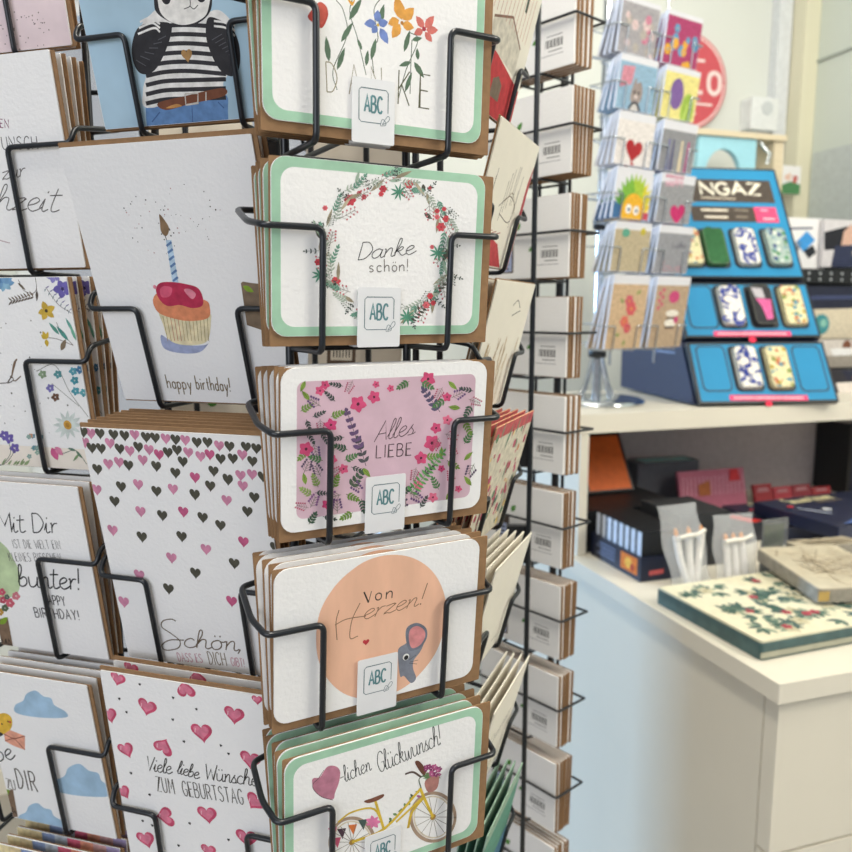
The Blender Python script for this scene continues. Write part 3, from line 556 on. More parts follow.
# cellophane bags of white sticks
def bag(lab, x, y, n, rz, lean, hgt):
    o = tag(empty('cellophane_bag', rl(x, y, WT + .002, rz) @ Matrix.Rotation(R(90) - R(12), 4, 'X')), lab, 'bag')
    random.seed(int(x * 1000)); CEL = mat('cellophane', '#eceef0', .1, noise=.02, alpha=.26, bump=3., bscale=55, coat=1)
    W2 = .050; rows = 12; cols = 9
    for side, nm in ((1, 'bag_film'), (-1, 'bag_film')):
        vs = []
        for j in range(rows + 1):
            for i in range(cols + 1):
                u = i / cols * 2 - 1; v = j / rows; z = side * (.012 * (1 - u * u) ** .5 * (1 - .6 * v) + random.uniform(-.0032, .0032) * (abs(u) < .95) + .0008)
                vs.append((u * W2 * (1 - .08 * math.sin(v * 9)) + lean * v * .02, v * hgt, z + .014))
        m = MB(); m.add(vs, [(j*(cols+1)+i, j*(cols+1)+i+1, (j+1)*(cols+1)+i+1, (j+1)*(cols+1)+i) for j in range(rows) for i in range(cols)], CEL, True); m.build(nm, o)
    for k in range(n):
        xx = -.020 + k * .040 / max(1, n - 1); dx = (k - (n - 1) / 2) * -.004 * lean
        m = MB(); m.tube([(xx - dx * 2, .006, .014), (xx + dx, hgt * .35, .014), (xx + dx * 3 - lean * .004, hgt * .62, .014)], .0072, mat('white_wax', '#f0ede8', .4)); s_ = m.build('stick', o)
        m = MB(); m.tube([(xx + dx * 3 - lean * .004, hgt * .625, .014), (xx + dx * 3 - lean * .004, hgt * .67, .014), (xx + dx * 3 - lean * .003, hgt * .72, .014)], [.0045, .0045, .001], mat('orange_tip', '#e09a5a', .5)); m.build('tip', s_)
    m = MB(); m.tube([(-.030, hgt * .60, .027), (-.01, hgt * .62, .029), (.012, hgt * .615, .029), (.034, hgt * .66, .027)], .0042, mat('white_tie', '#f2eee4', .5)); m.build('tie', o)
bag('clear bag of white sticks leaning left, beside the navy tray', .135, .405, 3, R(4), -1, .165)
bag('clear bag of white sticks standing upright, right of the leaning bag', .245, .405, 3, R(-2), .1, .135)

# ------------------------------------------------------------------ wire racks
def pocket(parent, inv, fr, w, h, tilt, depth, xi, xo, ya, name='wire_pocket', mt=None, r=.0021, drop=.010, kick=0., xs=0., sides=(-1, 1), side_kick=0, kb=.006, xb=None):
    """fr: upright frame at the bottom centre of the front card (x right, y up, z outwards)"""
    xb = xb or xi; m = MB(); mt = mt or WIRE; tt = math.tan(tilt); g = r + .0018
    za = ya * tt + g; zb = -drop * tt + g
    for s in sides:
        P = [(xs + s * xb, ya + kick + .012, -depth), (xs + s * xo, ya + kick + .010, -depth + .010), (xs + s * (xo + side_kick), ya + kick, za - kb), (xs + s * xo, ya, za), (xs + s * xi, ya, za), (xs + s * xi, -drop, zb), (xs + s * xi, -drop, -depth)]
        m.tube(fillet(P, .0055), r, mt)
    m.tube([(xs - xb, ya + kick + .012, -depth), (xs + xb, ya + kick + .012, -depth)], r, mt); m.tube([(xs - xi, -drop, -depth), (xs + xi, -drop, -depth)], r, mt)
    return m.build(name, parent, inv @ fr)
ORD = ['at the front of its stack', 'second in its stack', 'third in its stack', 'fourth in its stack', 'fifth in its stack', 'sixth in its stack', 'seventh in its stack']
def stack(group, desc, b, yaw, tilt, w, h, n, art, env=None, dt=R(3), gap=.0035, rnd=.0008, base=None, jit=.0012, seed=0, side=None, band=None, cat_='greeting card', name='greeting_card', thick=.0011, off=0, raw=False, et=.001, shift=0):
    base = base or PAPER; fr0 = frame(b, yaw, tilt); m = MB(); m.uv = None if raw else uvof(fr0)
    out = rrect(-w/2, w/2, 0, h, rnd, 5 if rnd > .002 else 1)
    m.prism(out, -thick, 0, base, side or base)
    random.seed(seed); m.z = 2e-5
    if art: art(m, w, h + shift)
    if shift: m.v = [(x, max(.0008, y - shift), z) if z > 0 else (x, y, z) for x, y, z in m.v]
    first = tag(empty(name, fr0), None, cat_, group)
    lx, ly = w/2 - .0002, h - .0002
    m.v = [(max(-lx, min(lx, x)), max(.0002, min(ly, y)), z) if z > 0 else (x, y, z) for x, y, z in m.v]
    m.build('folded_card', first)
    if env:
        ew, eh, ex, ey = env; e = MB(); y0 = ey
        e.prism(rrect(-ew/2 + ex, ew/2 + ex, y0, y0 + eh, .0006, 1), -thick - .0004 - et, -thick - .0004, KRAFT)
        e.add([(-ew/2 + ex + .0005, y0 + eh - .0005, -thick - .00035), (ex, y0 + eh * .45, -thick - .00035), (ew/2 + ex - .0005, y0 + eh - .0005, -thick - .00035)], [(0, 1, 2)], KRAFT)
        e.build('envelope', first)
    if band:
        bm = MB(); bm.uv = m.uv; bm.z = 0; band(bm, w, h); bm.v = [(x, y, z + .0013) for x, y, z in bm.v]; bm.build('paper_tag', first)
    rnd_ = random.Random(seed + 7)
    for k in range(n):
        if k == 0: o = first
        else:
            o = first.copy(); COL.objects.link(o)
            for ch in list(first.children):
                c = ch.copy(); COL.objects.link(c); c.parent = o
        jx = 0 if k == 0 else rnd_.uniform(-jit, jit)
        nrm = Vector((math.sin(yaw), -math.cos(yaw), 0)); rt = Vector((math.cos(yaw), math.sin(yaw), 0))
        o.matrix_world = frame(Vector(b) - nrm * gap * k + rt * jx, yaw, tilt - dt * k - (rnd_.uniform(0, dt * .3) if k else 0) * 0)
        o['label'] = desc + ', ' + ORD[k + off]
    return fr0
def bottom(c, yaw, tilt, h):
    n = Vector((math.sin(yaw), -math.cos(yaw), 0)); up = Vector((0, 0, math.cos(tilt))) + n * math.sin(tilt)
    return Vector(c) + Vector((0, 0, 1.5)) - up * h / 2, up
AX = Vector((-.127, .687, 0))
rackA = tag(empty('card_spinner_rack', Matrix.Translation(AX)), 'tall black wire spinner rack in front holding kraft envelope card stacks', 'rack')
invA = rackA.matrix_world.inverted()
m = MB(); m.tube([(0, 0, .03), (0, 0, 2.25)], .011, WIRE, 16); m.build('centre_pole', rackA)
m = MB(); m.lathe([(0, .03), (.06, .03), (.25, .012), (.255, .0005), (0, .0005)], WIRE, 40); m.build('base_plate', rackA)

def abc_tag(px0, py0, px1, py1, tilt_dx=0, slope=0., bottomy=None):
    """translucent paper tag folded over the card's lower edge, given by its photo corners"""
    TAGP = mat('tag_paper', '#f1f2f5', .5, noise=.01, alpha=.84)
    def f(m, w, h):
        A_, B_ = m.uv(px0, py0), m.uv(px1, py0 + slope * (px1 - px0)); x0, x1 = A_[0], B_[0]; y1 = A_[1]
        m.prism(rrect(x0, x1, -.0075, y1, .0012, 2), -.0000, .0003, TAGP); m.z = .00035; W = x1 - x0
        cx = (x0 + x1) / 2; s = W * .34; cy = y1 - W * .20 - s
        fx = [(cx + s*.5, cy - s), (cx - s*.85, cy - s), (cx - s, cy - s*.85), (cx - s, cy + s*.85), (cx - s*.85, cy + s), (cx + s*.85, cy + s), (cx + s, cy + s*.85), (cx + s, cy - s*.35)]
        m.line(fx, .0005, '#5a7078', False, raw=True)
        m.text('ABC', cx - s*.62, cy - s*.38, cx + s*.58, cy - s*.38, s*.95, '#57858c', .0013, raw=True)
        hx, hy = cx + s*.8, cy - s*.85; u = s * .2
        for q in (0, 1): m.line([(hx - u*1.6, hy - u*1.2), (hx - u, hy + u*.6), (hx, hy + u*.2), (hx + u*.2, hy - u), (hx - u*1.6, hy - u*1.4)] if q == 0 else [(hx - u, hy - u), (hx + u*.8, hy + u*1.6), (hx + u*1.6, hy + u*1.2), (hx + u*.9, hy), (hx - u, hy - u)], .00035, '#5a7078', raw=True)
    return f

# ================= right front column (landscape cards)
GN = ['#4f7a4c', '#6f8f3e', '#3f5a48', '#8aa05a']
def mint(m, w, h, i=.0058):
    m.poly(rrect(-w/2 + .0002, w/2 - .0002, .0002, h - .0002, .0092), GREEN); m.poly(rrect(-w/2 + i, w/2 - i, i, h - i, .0085), PAPER)
def art_danke(m, w, h):
    mint(m, w, h)
    st = '#4a5a48'
    for P in ([(337, 90), (333, 70), (347, 35), (343, 10), (336, 0)], [(366, 75), (358, 40), (350, 14), (352, 0)], [(374, 76), (372, 50), (378, 38), (374, 10), (383, -4)], [(398, 100), (406, 70), (418, 40), (409, 32)], [(410, 94), (411, 60), (412, 40)]): m.line(P, .9, st)
    for a in ((329, 62, 326, 36, 7), (337, 70, 345, 47, 6), (341, 42, 353, 22, 6), (349, 20, 362, -2, 7), (366, 66, 368, 50, 5), (371, 60, 376, 38, 6), (362, 50, 357, 38, 4), (379, 26, 384, 4, 7), (404, 52, 410, 30, 6), (411, 62, 399, 66, 5), (414, 62, 424, 78, 7), (418, 60, 417, 48, 5), (412, 40, 422, 38, 5), (405, 92, 412, 72, 5)): m.leaf(*a, '#56705a')
    m.blob([(310, 12), (318, 3), (326, 6), (328, 16), (322, 28), (315, 24), (308, 18)], '#b8453c'); m.blob([(318, 3), (326, 6), (326, 18), (320, 24)], '#cc5a4c')
    m.blob([(345, -6), (352, 2), (356, -4), (352, 6)], '#e2a33a')
    for a in ((376, 23, 364, 24, 9), (377, 22, 378, 10, 9), (378, 24, 388, 22, 9), (377, 26, 372, 33, 8), (380, 28, 388, 44, 10)): m.leaf(*a, '#6f86c4')
    for a in ((402, 20, 396, -4, 14), (403, 20, 414, 8, 12), (402, 24, 414, 28, 10), (400, 24, 392, 38, 11), (399, 20, 388, 24, 10)): m.leaf(*a, '#e0a048')
    for a in ((424, 28, 416, 16, 9), (425, 28, 434, 16, 9), (426, 30, 438, 30, 9), (425, 32, 432, 42, 8), (423, 30, 414, 34, 8)): m.leaf(*a, '#d4736a')
    m.disc(424, 29, 2.4, '#b03a48'); m.disc(402, 23, 2, '#b87a30'); m.disc(378, 25, 1.6, '#e8c050')
    m.text('DAN', 327, 92, 382, 97, 30, '#8f856c', 1.1, track=5); m.text('KE', 398, 104, 429, 109, 34, '#5c5a44', 1.3, track=4)
def art_wreath(m, w, h):
    mint(m, w, h); rr = random.Random(4)
    cx, cy, Rx, Ry = 387, 248, 62, 65
    for k in range(84):
        a = k / 84 * 6.283 + rr.uniform(-.05, .05); q = rr.uniform(-7, 8); x, y = cx + (Rx + q) * math.cos(a), cy + (Ry + q) * math.sin(a)
        ta = a + math.pi / 2 + rr.uniform(-.8, .8); L = rr.uniform(12, 20); ex, ey = x + L * math.cos(ta), y + L * math.sin(ta); t = k % 6
        if t == 0: m.sprig(x, y, ex, ey, 5, 6, 2, '#aab6a8', '#8a988c')
        elif t == 1: m.sprig(x, y, ex, ey, 4, 6, 2.2, '#c27078', '#8a8078', berry=True, sw=.5)
        elif t == 2: m.sprig(x, y, ex, ey, 5, 6, 2, '#6a9a86', '#5a8070', ang=35)
        elif t == 3: m.leaf(x, y, ex, ey, 3.6, rr.choice(['#b8ac94', '#b0b8a8', '#9cb2a0']))
        elif t == 4: m.sprig(x, y, ex, ey, 5, 4.5, 1.4, '#4a4e4a', '#9aa29a', berry=True, sw=.4)
        else: m.leaf(x, y, ex, ey, 4, '#9a8f78'); m.sprig(x, y, x + 14 * math.cos(a), y + 12 * math.sin(a), 3, 4, 1.6, '#3f4a46', '#8a928c', ang=60, sw=.4)
    for x, y, r in ((350, 200, 6.5), (364, 197, 3), (359, 193, 2.6), (325, 208, 3), (409, 184, 5), (383, 189, 4.2), (381, 194, 3), (437, 211, 3), (444, 209, 2.6), (446, 219, 4), (441, 227, 5), (437, 217, 3), (318, 262, 4), (336, 281, 5), (426, 305, 4), (430, 296, 3.5), (433, 303, 3), (432, 247, 2.5), (430, 188, 2.3)): m.flower(x, y, r, rr.choice(['#c9434e', '#d0606a', '#bb3a48']), '#8a2a34', 6, fat=.9)
    for a in ((424, 213, 432, 219, 5), (423, 184, 424, 192, 5), (442, 262, 451, 245, 6), (322, 240, 315, 226, 6)): m.leaf(*a, '#4a4a40')
    m.sprig(408, 320, 432, 300, 8, 8, 2.4, '#454a40', '#454a40', ang=60); m.sprig(432, 295, 448, 280, 4, 9, 2.5, '#4f554a', '#4f554a', ang=30)
    for cx2, cy2 in ((399, 192), (438, 253), (320, 275), (407, 317)):
        for k in range(9): a = k * .7; m.leaf(cx2, cy2, cx2 + 9 * math.cos(a), cy2 + 9 * math.sin(a), 2.2, '#4f8f76')
    m.text('Danke', 358, 260, 413, 254, 17, '#2b2b2e', .85, slant=.25, track=.3); m.text(plain('schön!'), 369, 272, 408, 271, 12.5, '#6b6460', .95, track=1.8)
def art_alles(m, w, h):
    m.poly(rrect(-w/2 + .010, w/2 - .009, .0085, h - .0085, .005), mat('pink_watercolour', '#d3b3c2', .8, noise=.10, nscale=40)); rr = random.Random(9)
    def inside(x, y):   # heart-shaped blank
        u = (x - 389) / 44; v = (y - 438) / 44; v = -v; u = u * .95
        return (u*u + v*v - 1) ** 3 - u*u*v**3 < 0
    pts = []
    for tr_ in range(2600):
        x, y = rr.uniform(303, 474), rr.uniform(384, 517 + 6)
        if inside(x, y) or inside(x, y - 7) or y > 515 - (x - 300) * .16 + 8: continue
        if x > 455 and y > 490: continue
        if all(math.hypot(x - a, y - b) > 10.2 for a, b in pts): pts.append((x, y))
    for i, (x, y) in enumerate(pts):
        a = rr.uniform(0, 6.28); L = 11; ex, ey = x + L * math.cos(a), y + L * math.sin(a); sx_, sy_ = x - L * .5 * math.cos(a), y - L * .5 * math.sin(a); ex, ey = x + L * .6 * math.cos(a), y + L * .6 * math.sin(a); t = i % 7
        if t == 0: m.flower(x, y, rr.choice([4, 5.5, 7]), rr.choice(['#d0527c', '#c84074', '#dd6c8c']), '#6a2038', 5, a, .8)
        elif t in (1, 4): m.sprig(sx_, sy_, ex, ey, 4, 6, 2.4, rr.choice(GN), '#5a6a3a')
        elif t == 2: m.sprig(sx_, sy_, ex, ey, 4, 6, 2.6, rr.choice(['#6a4a7a', '#8a5a8c', '#5a4a62']), '#6a6a5a', berry=True, sw=.5)
        elif t == 3: m.sprig(sx_, sy_, ex, ey, 4, 5, 1.8, '#3f4a46', '#3f4a46', ang=40)
        elif t == 5: m.leaf(sx_, sy_, ex, ey, 5, '#7f9a3e'); m.line([(sx_, sy_), (ex, ey)], .5, '#4f6a2e', False)
        else: m.sprig(sx_, sy_, ex, ey, 5, 5, 1.8, '#b04a68', '#7a6a62', berry=True, sw=.4)
    m.sprig(410, 494, 443, 452, 12, 8, 2.6, '#5f9a58', '#5f8a50', ang=75); m.sprig(361, 452, 347, 412, 6, 8, 4.5, '#6a5078', '#5a4a5a'); m.sprig(366, 466, 358, 440, 4, 8, 4, '#4a4a50', '#4a4a50')
    m.sprig(440, 412, 424, 390, 5, 8, 4, '#5a5070', '#4a4a50'); m.sprig(350, 488, 362, 472, 4, 8, 4, '#455a48', '#455a48')
    for x, y, r in ((358, 404, 9), (374, 397, 7), (428, 379, 8), (432, 443, 9), (421, 458, 7), (436, 428, 6), (306, 449, 8), (325, 385, 5), (447, 397, 5)): m.flower(x, y, r, '#cf4a78', '#5a1c34', 5, rr.random(), .85)
    m.text('Alles', 374, 442, 413, 434, 19, '#6a5a5e', .8, slant=.3, track=.4); m.text('LIEBE', 376, 458, 411, 455, 12.5, '#66565a', 1.0, track=2.2)
def art_herzen(m, w, h):
    PCH = mat('peach_watercolour', '#eab99d', .8, noise=.10, nscale=60, stretch=(1, .3, 1))
    c = [(332, 590), (347, 574), (366, 561), (388, 555), (410, 557), (428, 567), (440, 583), (446, 604), (444, 628), (437, 650), (425, 668), (409, 684), (391, 694), (370, 699), (347, 695), (330, 682), (319, 662), (316, 638), (320, 612)]
    m.blob(c, PCH)
    m.blob([(398, 656), (399, 648), (407, 642), (408, 630), (412, 626), (417, 626), (427, 630), (424, 643), (420, 652), (414, 660), (413, 668), (416, 678), (411, 683), (404, 676), (400, 676)], '#7d8290')
    m.blob([(406, 640), (406, 630), (410, 625), (418, 623), (426, 628), (427, 637), (422, 646), (415, 650), (409, 650)], '#6e7382'); m.blob([(409, 640), (410, 630), (417, 626), (424, 630), (425, 637), (420, 645), (412, 648)], '#d48a8c')
    m.disc(406, 657, 3.3, '#f4f4f2'); m.disc(406.2, 657.6, 2.3, '#17181c'); m.line([(409, 660), (416, 655)], .4, '#3a3a40', False); m.line([(410, 662), (418, 660)], .4, '#3a3a40', False); m.line([(409, 663), (417, 664)], .4, '#3a3a40', False)
    m.heart(366, 642, 7, '#c0323e')
    m.line([(364, 592), (368.5, 602.5)], 1.6, '#2b2422', False); m.line([(368.5, 602.5), (371.5, 591)], .7, '#2b2422', False)
    m.text(plain('on'), 375, 600.5, 392, 598, 14, '#2b2422', 1.1, track=2.5)
    m.line([(339, 610), (336, 622), (337, 640)], .8, '#7c5a42'); m.line([(360, 603), (352, 620), (350, 638), (358, 636)], .8, '#7c5a42'); m.line([(335, 625), (347, 619), (366, 616)], .8, '#7c5a42')
    m.text('erzen', 362, 620, 416, 606, 17, '#7c5a42', .8, slant=.3, track=.3); m.line([(427.5, 583), (422, 599)], .9, '#7c5a42', False); m.disc(420.5, 604, .8, '#7c5a42')
def art_bike(m, w, h):
    mint(m, w, h)
    m.blob([(312, 781), (314, 778), (320, 777), (327, 767), (335, 766), (340, 771), (339, 782), (335, 793), (333, 799), (322, 797), (314, 790)], '#b8788e'); m.line([(318, 779), (313, 784), (314, 790), (322, 797), (333, 800)], .7, '#6a4a58'); m.line([(318, 779), (324, 770)], .7, '#6a4a58')
    m.text('-lichen', 341, 784, 371, 770, 17, '#33373a', .8, track=.6); m.text('Glückwunsch!', 379, 773, 441, 744, 21, '#33373a', .8, track=.5)
    def wheel(cx, cy, rx, ry, rot=-.15):
        for rr_, c, wd in ((1, '#a8907c', 3), (.86, '#d8ccb8', 1.4)):
            m.line([(cx + rx*rr_*math.cos(t), cy + ry*rr_*math.sin(t)) for t in [k*6.283/24 for k in range(24)]], wd, c, True, closed=True)
        for k in range(14): a = k * 6.283 / 14; m.line([(cx, cy), (cx + rx*.84*math.cos(a), cy + ry*.84*math.sin(a))], .5, '#8a8078', False)
        m.disc(cx, cy, 2.8, '#a8843a')
    wheel(433, 817, 22, 24); wheel(352, 842, 22, 24)
    Y = '#d8b83a'
    for P, wd in (([(352, 842), (385, 828), (421, 788)], 2.8), ([(375, 800), (384, 830)], 2.4), ([(396, 822), (424, 796)], 2.2), ([(420, 788), (425, 800), (433, 817)], 2.6), ([(338, 822), (352, 812), (374, 809), (384, 829)], 1.8), ([(412, 800), (409, 832)], 0)):
        if wd: m.line(P, wd, Y)
    m.line([(424, 797), (412, 812), (408, 828)], 2.6, '#cfae34'); m.blob([(364, 801), (372, 798), (383, 794), (383, 797), (376, 801), (368, 803)], '#7a4a38'); m.line([(405, 774), (413, 772), (421, 777)], 1.8, '#5c4a44')
    m.blob([(425, 781), (438, 775), (437, 788), (428, 792)], '#b07a72'); m.line([(421, 788), (419, 779), (425, 775)], 1, '#5a6a5a'); m.blob([(415, 763), (419, 761), (426, 770), (423, 775)], '#6a4030')
    rr = random.Random(2)
    for k in range(16): m.flower(rr.uniform(423, 440), rr.uniform(765, 775), rr.uniform(2, 3.6), rr.choice(['#9a3f74', '#b85a8c', '#8a3468']), '#e0b0c8', 5)
    for k in range(10): m.leaf(rr.uniform(420, 440), 776, rr.uniform(418, 442), rr.uniform(771, 781), 2.5, '#6a8a5a')
    for k in range(14):
        t = k / 13; x, y = 386 + 36 * t, 826 - 36 * t; m.leaf(x, y, x + rr.uniform(-5, 5), y + rr.uniform(-5, 5), 2.4, rr.choice(['#6a8a5a', '#4a5a4a', '#a8588a']))
    for i, (x, y, c) in enumerate(((332, 832, '#d4679a'), (341, 833, '#4a3040'), (352, 829, '#e07a3a'), (362, 824, '#3f5450'), (336, 842, '#c8587a'))): m.poly([m.uv(x - 4, y - 4), m.uv(x + 5, y - 5), m.uv(x + 1.5, y + 6)], c)
    for k in range(7): a = k * .9; m.leaf(373, 822, 373 + 8 * math.cos(a), 822 + 7 * math.sin(a), 4, '#dd7aa8')
COL3 = [((-.0275, .5041, .1622), 2.7, art_danke, 'mint bordered card with coloured wildflowers', abc_tag(351, 76, 394, 82, slope=.06), 4, 9, 'mint_w'),
        ((-.0266, .5096, .0375), 4.1, art_wreath, 'thank you card with red flower wreath, mint border', abc_tag(357, 287, 400, 289), 4, 9, ''),
        ((-.0242, .5105, -.0859), 4.6, art_alles, 'pink card crowded with leaves around a heart', abc_tag(365, 477, 405, 470, slope=-.14), 5, 9, ''),
        ((-.0292, .4965, -.2072), 4.9, art_herzen, 'white card with a peach circle and grey mouse', abc_tag(357, 660, 397, 648, slope=-.25), 5, 9, ''),
        ((-.0253, .4943, -.3301), 3.7, art_bike, 'mint bordered card with a flowered yellow bicycle', abc_tag(364, 836, 400, 822, slope=-.3), 5, 9, '')]
Y3 = R(29.1); PZ = []
for i, (c, t, art, desc, band, n, _, _) in enumerate(COL3):
    b, up = bottom(c, Y3, R(t), .105)
    stack('cards with %s' % desc.split('card with ')[-1] if 'card with ' in desc else desc + 's', desc, b, Y3, R(t), .148, .105, n, art, env=(.156, .111, .0032, -.0062), dt=R(3.5), gap=.0049, jit=.002, rnd=.0092, seed=10 + i, band=band, base=PAPER if i in (2, 3) else PAPER, side=None)
    pocket(rackA, invA, frame(b, Y3), .148, .105, R(t), .054, .045, .082, .065, xs=.002, drop=.0098, kick=.004, kb=.022, side_kick=.003)
    PZ.append(b)
def grid(cx, cy, yaw, back, xi, z0, z1, step, zb):
    """back wires of one column"""
    n = Vector((math.sin(yaw), -math.cos(yaw), 0)); rt = Vector((math.cos(yaw), math.sin(yaw), 0)); o = Vector((cx, cy, 0)) - n * back
    m = MB()
    for s in xi:
        p = o + rt * s; m.tube([(p.x, p.y, z0), (p.x, p.y, z1)], .003, WIRE)
    z = zb
    while z < z1:
        a, b_ = o + rt * min(xi), o + rt * max(xi); m.tube([(a.x, a.y, z), (b_.x, b_.y, z)], .0021, WIRE)
        q = o + rt * ((xi[0] + xi[-1]) / 2); ax = Vector((AX.x, AX.y, 0)); d = (ax - q); e = q + d * (1 - .011 / max(d.length, .02)); m.tube([(q.x, q.y, z), (e.x, e.y, z)], .0021, WIRE); z += step
    m.build('back_grid', rackA, invA)
grid(-.0266, .507, Y3, .059, (-.043, .047), .25, 2.1, .2486, 1.5 - .38)

# ================= left front column (large portrait cards), scaled 1.2 from the eye
Y2 = R(-17); S2 = 1.24; K2 = S2 / 1.2
def c2(x, y, z, t, h):
    up = Vector((0, 0, math.cos(R(t)))) + Vector((math.sin(Y2), -math.cos(Y2), 0)) * math.sin(R(t))
    top = (Vector((x, y, z)) + up * .085) * S2; return top + Vector((0, 0, 1.5)) - up * h * K2, top
def art_panda(m, w, h):
    m.poly(rrect(-w/2 + .0002, w/2 - .0002, .0002, h - .0002, .0006, 1), mat('sky_watercolour', '#afcde0', .85, noise=.28, nscale=9))
    K = '#26252a'
    m.blob([(146, 104), (155, 100), (190, 96), (224, 94), (228, 112), (226, 160), (190, 160), (168, 160), (150, 140)], '#5f86b8')
    body = [(142, 24), (150, 15), (160, 10), (190, 22), (214, 10), (226, 15), (232, 26), (232, 50), (230, 70), (223, 84), (226, 95), (190, 98), (147, 108), (143, 90), (146, 74), (140, 58), (138, 42)]
    m.blob(body, '#e9e7e4')
    for k in range(9):
        y = 27 + k * 9.2; m.line([(146 - (k < 3) * 6, y + 3), (165, y - 1), (190, y - 2), (226 + (k < 2) * 8, y + (-3 if k > 5 else 1))], 4.2, '#2c2b30')
    for s, pts in (('l', [(140, 26), (132, 45), (134, 64), (142, 74), (155, 70), (166, 50), (172, 28), (164, 22)]), ('r', [(208, 18), (206, 36), (212, 56), (222, 72), (234, 76), (240, 64), (239, 44), (232, 28), (220, 20)])): m.blob(pts, K)
    for k in range(6): m.line([(136 + k * 4.4, 60 - k * 4), (146 + k * 4, 66 - k * 6)], .8, '#55555c', False); m.line([(212 + k * 3.4, 40 + k * 3), (222 + k * 2, 34 + k * 4)], .8, '#55555c', False)
    for k in range(3): m.line([(140 - k, 22 + 6 * k), (150 + 2 * k, 18 + 5 * k), (160, 24 + 4 * k)], 2.2, '#e9e7e4'); m.line([(214, 16 + 5 * k), (226, 18 + 5 * k), (235, 26 + 5 * k)], 2.2, '#e9e7e4')
    m.blob([(156, -40), (154, 0), (158, 14), (176, 24), (196, 24), (210, 12), (212, -8), (208, -40)], '#2a292d'); m.blob([(158, -42), (158, 2), (165, 18), (182, 25), (200, 20), (209, 6), (209, -40)], '#ece9e4')
    m.disc(166, -2, 6, K, 6.5); m.disc(201, -4, 6, K, 6.5); m.disc(184, -4, 4, K, 3); m.line([(190, -2), (190, 6), (184, 9)], .9, K); m.line([(190, 6), (194, 9), (198, 5)], .9, K)
    m.heart(187, 55, 16, '#a8814f', wide=.9)
    m.blob([(158, 103), (185, 96), (222, 88), (224, 96), (190, 104), (166, 110)], '#74432c'); m.line([(185, 94), (198, 93), (198, 103), (186, 105), (185, 94)], 1.6, '#c9c4bc', False); m.line([(206, 92), (206, 101)], 1.4, '#c9c4bc', False); m.blob([(166, 108), (176, 104), (182, 106), (174, 108)], '#c08a4e')
    m.line([(192, 106), (194, 130)], .8, '#3a5a88'); m.line([(152, 122), (160, 112)], 1.2, '#3f5f90', False); m.line([(218, 102), (224, 108)], 1.2, '#3f5f90', False)
def art_cup(m, w, h):
    rr = random.Random(3)
    for k in range(60):
        a, q = rr.uniform(0, 6.28), rr.uniform(8, 52); x, y = 172 + q * math.cos(a), 222 + q * math.sin(a) * .75; m.disc(x, y, rr.uniform(.35, .9), rr.choice(['#4a4644', '#6a625c', '#b88a8a', '#3a3634']), n=6)
    m.blob([(159.5, 214), (160, 222), (161, 231), (165, 236), (168, 234), (169, 228), (166, 222)], '#8a6f52'); m.line([(165, 235), (167, 241)], .8, '#4a403a', False)
    m.poly([m.uv(166, 240), m.uv(171.5, 240), m.uv(179, 285), m.uv(173, 286)], '#b7cfe4')
    for k in range(6): m.line([(166.6 + k * 1.3, 246 + k * 7), (171.5 + k * 1.3, 242 + k * 7)], 2.2, '#5f7fae', False)
    m.blob([(161, 335), (170, 340), (186, 345), (205, 345), (210, 341), (200, 352), (180, 353), (164, 348)], '#9fa9cc')
    m.blob([(159, 312), (170, 316), (190, 320), (209, 314), (211, 320), (208, 340), (195, 345), (178, 344), (168, 338), (163, 324)], '#e3d7b2')
    for k in range(13): x = 163 + k * 3.7; m.line([(x, 316), (x + (5 - k * .3), 341)], .7, rr.choice(['#a8946a', '#b89a6e', '#c07a62']), False)
    m.blob([(153, 300), (160, 292), (180, 296), (205, 300), (210, 308), (208, 318), (190, 321), (172, 318), (158, 312)], '#dc8a62')
    m.blob([(156, 290), (160, 283), (172, 282), (186, 284), (198, 288), (203, 298), (202, 306), (192, 308), (180, 305), (168, 306), (160, 300)], '#b8284e'); m.blob([(160, 290), (164, 286), (172, 288), (170, 296), (162, 297)], '#d85878'); m.blob([(184, 290), (190, 289), (196, 294), (192, 299)], '#e0869a'); m.disc(155, 287, 2, '#e08a9a')
    m.text(plain('happy'), 168, 388, 192, 389.5, 13, '#7b6a50', 1., track=1.6); m.text(plain('birthday!'), 197, 389, 231, 391.5, 13, '#7b6a50', 1., track=1.6)
    m.blob([(241, 283), (243, 281.5), (252, 283), (262, 284), (262, 330), (247, 325)], '#7d6a56', False); m.leaf(243, 286, 254, 292, 6, '#7fa02c')
DKH = '#4c4a3e'; PKH = '#cf88a6'; PK2 = '#c65c86'
